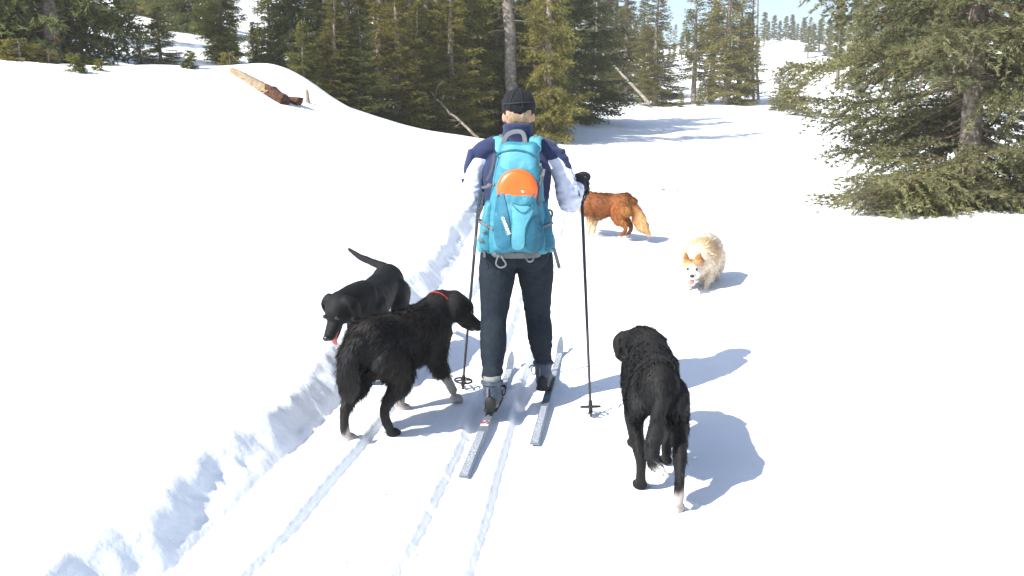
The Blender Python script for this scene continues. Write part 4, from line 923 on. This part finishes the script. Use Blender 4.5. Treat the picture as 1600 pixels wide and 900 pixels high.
# gloves closed round the pole grips
def glove(hand, fwd, axis_top, axis_bot, side):
    """fingers wrap the grip; fwd points along the forearm"""
    root = empty('glove', hand); root.parent = SK; root.scale = (1.22, 1.22, 1.22)
    up = (axis_top-axis_bot).normalized(); f = (fwd-up*fwd.dot(up)).normalized(); lat = f.cross(up)*side     # lat = away from the palm
    c = Vector((0, 0, 0)) + f*.05
    grip = c - lat*.0                                            # the grip passes through grip
    S = Sculpt()
    S.tube([-fwd.normalized()*.045, Vector((0, 0, 0)), f*.02+lat*.018], [(.044, .044), (.040, .042), (.026, .042)], 14, 3, up=up)
    S.tube([f*.015+lat*.024-up*.028, f*.02+lat*.026+up*.028], [(.020, .026), (.020, .026)], 12, 3, up=f)
    for i in range(4):
        h = .034-.023*i; r = .0118 if i < 3 else .0105; L = (1, 1.08, 1.02, .85)[i]; b0 = f*.03+lat*.030+up*h
        S.tube([b0, b0+f*.034*L-lat*.004, b0+f*.046*L-lat*.030, b0+f*.030*L-lat*.052, b0+f*.012-lat*.050], [r*1.1, r*1.05, r, r*.95, r*.85], 10, 3)
    S.tube([f*.005+lat*.015+up*.035, f*.018-lat*.018+up*.048, f*.036-lat*.034+up*.040, f*.050-lat*.030+up*.032], [.016, .0135, .012, .010], 10, 3)
    link('hand', S.mesh('hand', .0045, 2), M['glove'], root)
    q = [-fwd.normalized()*.05+Matrix.Rotation(t, 3, fwd.normalized()) @ (up*.043) for t in np.linspace(0, 2*math.pi, 15)]
    rod('cuff', q, [.008]*15, M['glove'], root, 8, 1)
    return so+hand+f*.043+lat*.002
poleR_t, poleR_b = Vector((.398, 5.04, 1.265)), P(924, 640, 4.66)
poleL_t, poleL_b = Vector((-.205, 5.12, 1.19)), P(722, 607, 5.16)
gR = glove(haR, haR-elR, poleR_t, poleR_b, -1); gL = glove(haL, haL-elL, poleL_t, poleL_b, 1)
# ------------------------------------------------------------------ poles
def ski_pole(grip_pt, foot, label):
    foot = Vector((foot.x, foot.y, zg(foot.x, foot.y)-.03)); ax = (grip_pt-foot).normalized(); top = grip_pt+ax*.055
    root = empty('ski_pole', foot); tag(root, label, 'ski pole'); L = (top-foot).length
    q = Vector((0, 0, 1)).rotation_difference(ax); Mx = q.to_matrix().to_4x4()
    rod('shaft', [(0, 0, .02), (0, 0, L*.5), (0, 0, L-.12)], [.0065, .0085, .0095], M['pole'], root, 12, 2, Mx)
    rod('grip', [(0, 0, L-.16), (0, 0, L-.10), (0, 0, L-.05), (0, 0, L)], [.012, .015, .014, .019], M['polegrip'], root, 12, 3, Mx)
    S = Sculpt(); zb = .085
    bk = [(math.cos(t)*.052, math.sin(t)*.052, zb) for t in np.linspace(0, 2*math.pi, 21)]
    S.tube(bk, [(.006, .006)]*21, 8, 1, Mx)
    for k in range(4):
        a = k*math.pi/2+.4; S.tube([(0, 0, zb+.004), (math.cos(a)*.052, math.sin(a)*.052, zb)], [(.009, .004), (.007, .004)], 8, 2, Mx)
    S.tube([(0, 0, zb-.03), (0, 0, zb+.03)], [.012, .011], 10, 2, Mx)
    link('basket', S.mesh('basket', 0), M['polegrip'], root)
    rod('tip', [(0, 0, -.02), (0, 0, .05)], [.003, .006], M['silver'], root, 8, 2, Mx)
    a = [Mx @ Vector(v) for v in ((.0, -.015, L-.01), (.025, -.05, L-.03), (.03, -.075, L-.09), (.01, -.055, L-.15), (.0, -.02, L-.12))]
    ribbon('strap', a, [Mx @ Vector((1, .2, 0))]*5, .016, .002, M['darkweb'], root)
    return root
ski_pole(gR, poleR_b, 'dark ski pole with round basket in the skier\'s right hand')
ski_pole(gL, poleL_b, 'dark ski pole at the skier\'s left, beside the red-collared dog\'s muzzle')
# ------------------------------------------------------------------ skis
def ski(tail, tip, label, mark):
    d = Vector((tip[0]-tail[0], tip[1]-tail[1], 0)); L = d.length; yaw = math.atan2(d.y, d.x)
    z = zg((tail[0]+tip[0])/2, (tail[1]+tip[1])/2)
    root = empty('ski', (tail[0], tail[1], z+.004), yaw); tag(root, label, 'ski', None)
    k = 48; V_ = []; F_ = []
    for i in range(k+1):
        t = i/k; x = t*L; w = .0235-.0025*math.sin(t*math.pi)
        if t > .955: w *= math.sqrt(max(0.06, 1-((t-.955)/.045)**2))
        zz = .006+.10*max(0, (t-.86)/.14)**2 + .012*math.sin(min(1, t/.86)*math.pi); th = .014-.008*abs(t-.45)/.55
        for y_, z_ in ((-w, 0), (w, 0), (w*.96, th), (-w*.96, th)): V_.append((x, y_, zz+z_))
    for i in range(k):
        for j in range(4): F_.append((i*4+j, i*4+(j+1) % 4, i*4+4+(j+1) % 4, i*4+4+j))
    F_ += [(0, 1, 2, 3), tuple(len(V_)-1-j for j in range(4))]
    def sub(name, t0, t1, off, inset, m):
        i0, i1 = int(t0*k), int(t1*k); V2 = []; F2 = []
        for i in range(i0, i1+1):
            a = Vector(V_[i*4+3]); b = Vector(V_[i*4+2]); a2 = a.lerp(b, inset); b2 = b.lerp(a, inset); V2 += [a2+Vector((0, 0, off)), b2+Vector((0, 0, off))]
        for q in range(i1-i0): F2.append((q*2, q*2+1, q*2+3, q*2+2))
        me = bpy.data.meshes.new(name); me.from_pydata([tuple(v) for v in V2], [], F2); me.update(); return link(name, me, m, root, False)
    me = bpy.data.meshes.new('ski_body'); me.from_pydata(V_, [], F_); me.update()
    bm = bmesh.new(); bm.from_mesh(me); bmesh.ops.recalc_face_normals(bm, faces=bm.faces); bm.to_mesh(me); bm.free()
    link('ski_body', me, M['ski'], root, False)
    sub('snow_dusting', .0, .30, .0022, .10, M['skisnow']); sub('snow_dusting', .62, .93, .0022, .10, M['skisnow'])
    s = sub('binding_plate', .44, .60, .004, .12, M['rubber'])
    if mark:
        sub('white_band', .335, .385, .0026, .02, M['skiwhite'])
        cu = bpy.data.curves.new('letter', 'FONT'); cu.body = 'S'; cu.size = .062; cu.extrude = .0006; cu.offset = .0022; cu.align_x = 'CENTER'; cu.align_y = 'CENTER'
        to = bpy.data.objects.new('tmp', cu); C.objects.link(to); dg = bpy.context.evaluated_depsgraph_get(); mm = bpy.data.meshes.new_from_object(to.evaluated_get(dg)); bpy.data.objects.remove(to)
        lo_ = link('letter', mm, M['skired'], root, False); i = int(.36*k); lo_.location = (.36*L, 0, V_[i*4+3][2]+.0045); lo_.rotation_euler = (0, 0, R(0)); lo_.scale = (1.5, .95, 1)
    else: sub('dark_band', .36, .40, .0026, .02, M['patch'])
    b = Sculpt().tube([(.50*L-.055, 0, .03), (.50*L+.05, 0, .03)], [(.020, .011), (.022, .011)], 12, 3); link('binding', b.mesh('binding', 0), M['rubber'], root)
    return root
tL = P(724, 746, 3.77); ski((tL.x, 3.77), (tL.x+.218, 5.66), 'left ski under the skier\'s nearer boot, red letter on its tail', True)
tR = P(835, 690, 4.20); ski((tR.x, 4.20), (tR.x+.235, 6.09), 'right ski under the skier\'s further boot, snow-dusted tail', False)
# ------------------------------------------------------------------ backpack
BP = empty('backpack', Vector((.02, 4.60, .88))); tag(BP, 'cyan hiking backpack with grey straps worn by the skier', 'backpack')
bo = BP.location.copy()
def loft(secs, n=40, ex=3.0, k=6):
    """secs: (z, cx, cy, half width, half depth); superellipse rings, smoothly interpolated"""
    q = [catmull([(s[0], s[1], s[2]) for s in secs], k), catmull([(s[3], s[4], 0) for s in secs], k)]
    V_ = []; F_ = []; m = len(q[0])
    for i in range(m):
        z, cx, cy = q[0][i]; hw, hd, _ = q[1][i]
        for j in range(n):
            a = 2*math.pi*j/n; c, s = math.cos(a), math.sin(a)
            V_.append(Vector((cx+hw*math.copysign(abs(c)**(2/ex), c), cy+hd*math.copysign(abs(s)**(2/ex), s), z))-bo)
    for i in range(m-1):
        for j in range(n): F_.append((i*n+j, i*n+(j+1) % n, (i+1)*n+(j+1) % n, (i+1)*n+j))
    F_ += [tuple(range(n))[::-1], tuple(range((m-1)*n, m*n))]
    return V_, F_
def lmesh(name, secs, m, parent, ex=3.0, amp=.004, sc=16, vox=.007, seed=0, parts=None):
    S = Sculpt(); S.v, S.f = loft(secs, ex=ex)
    return link(name, S.mesh(name, vox, 5, lambda p: amp*noise.noise(p*sc+Vector((seed, 0, 0)))+amp*.5*noise.noise(p*sc*2.6)), m, parent)
body = lmesh('main_compartment', [(.885, .025, 4.615, .150, .075), (.91, .025, 4.605, .168, .092), (1.02, .025, 4.60, .165, .098), (1.18, .028, 4.605, .140, .095), (1.30, .030, 4.61, .122, .088), (1.40, .032, 4.62, .108, .076), (1.445, .034, 4.63, .098, .062), (1.462, .034, 4.645, .080, .040)], M['cyan'], BP, amp=.005)
low = lmesh('front_pocket', [(.905, .020, 4.535, .112, .050), (.93, .020, 4.520, .120, .062), (1.03, .022, 4.512, .116, .066), (1.13, .026, 4.515, .102, .060), (1.205, .028, 4.522, .094, .042), (1.232, .028, 4.526, .092, .030)], M['cyan'], BP, ex=2.6, amp=.007, sc=12)
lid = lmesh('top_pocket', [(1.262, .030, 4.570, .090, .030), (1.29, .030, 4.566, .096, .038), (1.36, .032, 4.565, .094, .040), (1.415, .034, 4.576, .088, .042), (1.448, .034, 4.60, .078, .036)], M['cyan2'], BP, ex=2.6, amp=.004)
for sd in (-1, 1):
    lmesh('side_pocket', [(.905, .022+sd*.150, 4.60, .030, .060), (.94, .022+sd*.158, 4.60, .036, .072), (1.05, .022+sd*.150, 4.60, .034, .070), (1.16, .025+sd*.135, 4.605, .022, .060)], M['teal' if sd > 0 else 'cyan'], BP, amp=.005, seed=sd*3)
    lmesh('hip_wing', [(.890, .022+sd*.180, 4.655, .020, .065), (.93, .022+sd*.188, 4.66, .020, .080), (.985, .022+sd*.182, 4.66, .014, .070)], M['cyan2'], BP, amp=.003)
lmesh('base_panel', [(.868, .022, 4.60, .118, .070), (.882, .022, 4.598, .132, .086), (.908, .022, 4.594, .138, .092)], M['greyweb'], BP, amp=.002)
dg = bpy.context.evaluated_depsgraph_get(); dg.update()
def bvh(*obs):
    vs = []; fs = []
    for o_ in obs:
        b = len(vs); vs += [v.co+bo for v in o_.data.vertices]; fs += [tuple(b+i for i in p.vertices) for p in o_.data.polygons]
    return BVHTree.FromPolygons(vs, fs)
pack = [o_ for o_ in BP.children]
TRE = bvh(*pack); camp = Vector((0, 0, CAM_H))
def hit(px, py, off=.003):
    loc, nrm, i_, d_ = TRE.ray_cast(camp, ray_dir(px, py))
    if loc is None: loc = P(px, py, 4.56); nrm = Vector((0, -1, 0))
    return loc+nrm*off-bo, nrm
def strap(name, pix, w, m, th=.003, off=.006, parent=None, n=12):
    q = catmull([(a, b, 0) for a, b in pix], 4); r_ = [hit(v.x, v.y, off) for v in q]
    return ribbon(name, [a for a, _ in r_], [(b+Vector((0, -.6, 0))).normalized() for _, b in r_], w, th, m, parent or BP, 1)
def patch(name, poly, m, off=.004, parent=None, cuts=3):
    q = catmull([(a, b, 0) for a, b in poly+poly[:1]], 3)[:-1]
    bm = bmesh.new(); vs = [bm.verts.new(v) for v in q]; bm.faces.new(vs); bmesh.ops.triangulate(bm, faces=bm.faces[:])
    for _ in range(cuts): bmesh.ops.subdivide_edges(bm, edges=[e for e in bm.edges if e.calc_length() > 6], cuts=1, use_grid_fill=True); bmesh.ops.triangulate(bm, faces=bm.faces[:])
    for v in bm.verts: v.co = hit(v.co.x, v.co.y, off)[0]
    me = bpy.data.meshes.new(name); bm.to_mesh(me); bm.free(); return link(name, me, m, parent or BP)
# colour panels of the cloth
patch('teal_panel', [(786, 296), (793, 330), (797, 360), (795, 384), (776, 384), (773, 345), (777, 310)], M['teal'], .0065, low)
patch('teal_panel', [(846, 345), (838, 336), (826, 352), (822, 388), (845, 390), (849, 370)], M['teal'], .0065, low)
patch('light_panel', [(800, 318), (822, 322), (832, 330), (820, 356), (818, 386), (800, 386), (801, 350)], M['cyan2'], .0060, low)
strap('zip', [(776, 320), (782, 302), (795, 294), (812, 291), (830, 290), (843, 292)], .008, M['darkweb'], parent=low)
strap('trim', [(801, 318), (812, 321), (826, 318), (834, 302)], .007, M['teal'], parent=low)
strap('trim', [(800, 320), (815, 333), (826, 328), (832, 318)], .007, M['teal'], parent=low)
strap('zip', [(776, 243), (785, 238), (806, 235), (826, 239), (836, 246)], .007, M['teal'], parent=lid)
strap('pull', [(812, 291), (814, 297), (818, 302)], .009, M['letter'], parent=low)
strap('side_strap', [(760, 282), (766, 270), (770, 255), (772, 240)], .012, M['darkweb']); strap('side_strap', [(844, 255), (845, 275), (842, 300), (841, 318)], .012, M['greyweb'])
strap('compression_strap', [(753, 293), (763, 291), (774, 288)], .013, M['greyweb']); strap('compression_strap', [(840, 292), (848, 275), (850, 264)], .013, M['greyweb'])
strap('compression_strap', [(748, 340), (757, 350), (772, 358)], .012, M['greyweb']); strap('compression_strap', [(846, 356), (856, 352), (863, 348)], .012, M['greyweb'])
def buckle(name, px, py, w, h, m='greyweb', rot=0.0):
    c, n_ = hit(px, py, .006); bm = bmesh.new(); bmesh.ops.create_cube(bm, size=1); bmesh.ops.bevel(bm, geom=bm.edges[:], offset=.18, segments=2, affect='EDGES')
    me = bpy.data.meshes.new(name); bm.to_mesh(me); bm.free(); o_ = link(name, me, M[m], BP); o_.location = c; o_.scale = (w, .010, h); o_.rotation_euler = (0, rot, math.atan2(n_.x, -n_.y)*.7)
buckle('buckle', 765, 290, .028, .022, 'greyweb', .2); buckle('buckle', 845, 278, .020, .034, 'greyweb', -.2); buckle('buckle', 752, 346, .026, .022, 'greyweb', .5); buckle('buckle', 843, 318, .016, .022)
buckle('buckle', 757, 362, .022, .016); buckle('buckle', 752, 375, .030, .016, 'greyweb', .3)
# shoulder straps seen over the shoulders, grab handle
for sd, px in ((-1, 778), (1, 830)):
    a = Vector((.032+sd*.088, 4.69, 1.452))-bo
    S = Sculpt().tube([a+Vector((0, -.05, -.03)), a+Vector((0, -.01, .012)), a+Vector((sd*.008, .06, .028)), a+Vector((sd*.02, .13, .015)), a+Vector((sd*.03, .20, -.06)), a+Vector((sd*.035, .235, -.16))], [(.034, .010), (.034, .012), (.034, .012), (.033, .012), (.032, .011), (.030, .010)], 14, 4)
    link('shoulder_strap', S.mesh('shoulder_strap', .006, 2), M['cyan2'], BP)
    ribbon('load_strap', [a+Vector((-sd*.01, -.045, -.025)), a+Vector((-sd*.004, -.015, .016)), a+Vector((sd*.004, .05, .044))], [Vector((0, -.7, .7)), Vector((0, -.5, .8)), Vector((0, 0, 1))], .016, .003, M['greyweb'], BP)
hq = [P(785, 229, 4.60), P(790, 214, 4.61), P(800, 207, 4.615), P(813, 206, 4.615), P(819, 213, 4.61), P(820, 228, 4.60)]
ribbon('grab_handle', [v-bo for v in hq], [Vector((0, -1, .25))]*6, .022, .005, M['greyweb'], BP)
# loops and loose straps
q = [P(779, 398, 4.50), P(776, 406, 4.50), P(775, 413, 4.50), P(781, 418, 4.50), P(789, 416, 4.50), P(790, 411, 4.50), P(785, 404, 4.50), P(783, 397, 4.505)]
ribbon('axe_loop', [v-bo for v in q], [Vector((0, -1, .1))]*len(q), .008, .003, M['greyweb'], BP)
q = [P(828+6*math.cos(t), 402+7*math.sin(t), 4.505) for t in np.linspace(-1.5, 4.6, 10)]; ribbon('axe_loop', [v-bo for v in q], [Vector((0, -1, .1))]*10, .009, .003, M['greyweb'], BP)
for pts, w, m, d in [([(861, 372), (866, 390), (870, 405), (874, 419)], .018, 'greyweb', 4.60), ([(846, 382), (858, 384), (866, 390)], .014, 'greyweb', 4.585), ([(861, 336), (862, 360), (864, 380)], .008, 'darkweb', 4.62),
                     ([(755, 362), (756, 385), (757, 402)], .010, 'greyweb', 4.56), ([(750, 300), (746, 330), (743, 360)], .010, 'darkweb', 4.66), ([(756, 300), (752, 322), (748, 342)], .009, 'darkweb', 4.62), ([(744, 368), (741, 385), (740, 398)], .014, 'greyweb', 4.63)]:
    ribbon('loose_strap', [P(a, b, d)-bo for a, b in pts], [Vector((.25, -1, 0))]*len(pts), w, .003, M[m], BP)
q = [P(858+5*math.cos(t), 334+6*math.sin(t), 4.60) for t in np.linspace(-2.0, 2.4, 8)]; ribbon('loose_strap', [v-bo for v in q], [Vector((0, -1, 0))]*8, .010, .003, M['darkweb'], BP)
# name patch
c0, n0 = hit(790.5, 352.5, .0055); tl = hit(785, 339, .0055)[0]; bl = hit(796, 366, .0055)[0]
dn = (bl-tl).normalized(); sidev = n0.cross(dn).normalized()*-1
Rm = Matrix((dn, n0.cross(dn), n0)).transposed()
pl = patch('name_patch', [(783, 339.5), (787.5, 338.5), (797.5, 365), (794.5, 367), (792, 367), (783.5, 342)], M['patch'], .0085, low, 2)
cu = bpy.data.curves.new('lettering', 'FONT'); cu.body = 'CAMELBAK'; cu.size = .0205; cu.extrude = .0005; cu.offset = .0002; cu.align_x = 'CENTER'; cu.align_y = 'CENTER'; cu.space_character = 1.0
to = bpy.data.objects.new('tmp', cu); C.objects.link(to); dg = bpy.context.evaluated_depsgraph_get(); mm = bpy.data.meshes.new_from_object(to.evaluated_get(dg)); bpy.data.objects.remove(to)
for v in mm.vertices:                                           # lay the letters on the bulging cloth
    p = c0 + Rm @ Vector((v.co.x*.92, v.co.y*1.0, 0)); l_, n_, i_, d_ = TRE.ray_cast(p+bo+n0*.06, -n0)
    v.co = (l_-bo+n0*(.0105+v.co.z)) if l_ is not None else p+n0*.003
link('lettering', mm, M['letter'], low, False)
# orange throwing disc pushed down between the pockets
dc = Vector((.027, 4.499, 1.226)); disc = empty('flying_disc', dc); disc.rotation_euler = (R(-5), 0, 0); tag(disc, 'orange plastic flying disc tucked in the backpack pocket', 'flying disc')
prof = [(0, -.016), (.045, -.0155), (.075, -.013), (.092, -.008), (.101, .002), (.104, .014), (.101, .016), (.097, .006), (.088, -.002), (.06, -.008), (0, -.011)]
n = 48; V_ = []; F_ = []
for r_, y_ in prof:
    for j in range(n): a = 2*math.pi*j/n; V_.append((max(r_, .0005)*math.cos(a), y_, max(r_, .0005)*math.sin(a)))
for i in range(len(prof)-1):
    for j in range(n): F_.append((i*n+j, i*n+(j+1) % n, (i+1)*n+(j+1) % n, (i+1)*n+j))
me = bpy.data.meshes.new('disc_plate'); me.from_pydata(V_, [], F_); me.update(); bm = bmesh.new(); bm.from_mesh(me); bmesh.ops.recalc_face_normals(bm, faces=bm.faces); bm.to_mesh(me); bm.free()
link('disc_plate', me, M['orange'], disc)
# ------------------------------------------------------------------ thin haze paling far trees, added also to lift dark tones like lens veil
def haze_box(density):
    x0, x1, y0, y1 = gx[0]-2, gx[-1]+2, gy[0]-2, gy[-1]+2; z0, z1 = float(Z.min())-1.0, float(Z.max())+16.0
    v = [(x, y, z) for z in (z0, z1) for y in (y0, y1) for x in (x0, x1)]
    me = bpy.data.meshes.new('haze'); me.from_pydata(v, [], [(0, 2, 3, 1), (4, 5, 7, 6), (0, 1, 5, 4), (2, 6, 7, 3), (0, 4, 6, 2), (1, 3, 7, 5)]); me.update()
    m = bpy.data.materials.new('haze_air'); m.use_nodes = True; nt = m.node_tree; nt.nodes.clear()
    pv = nt.nodes.new('ShaderNodeVolumePrincipled'); out = nt.nodes.new('ShaderNodeOutputMaterial')
    pv.inputs['Color'].default_value = (1.0, 0.98, 0.95, 1); pv.inputs['Density'].default_value = density; pv.inputs['Anisotropy'].default_value = 0.0
    nt.links.new(pv.outputs[0], out.inputs['Volume'])
    o = link('haze', me, m, smooth=False); tag(o, 'thin pale haze in the mountain air, added also to lift dark tones', 'haze', kind='stuff')
haze_box(0.0015)
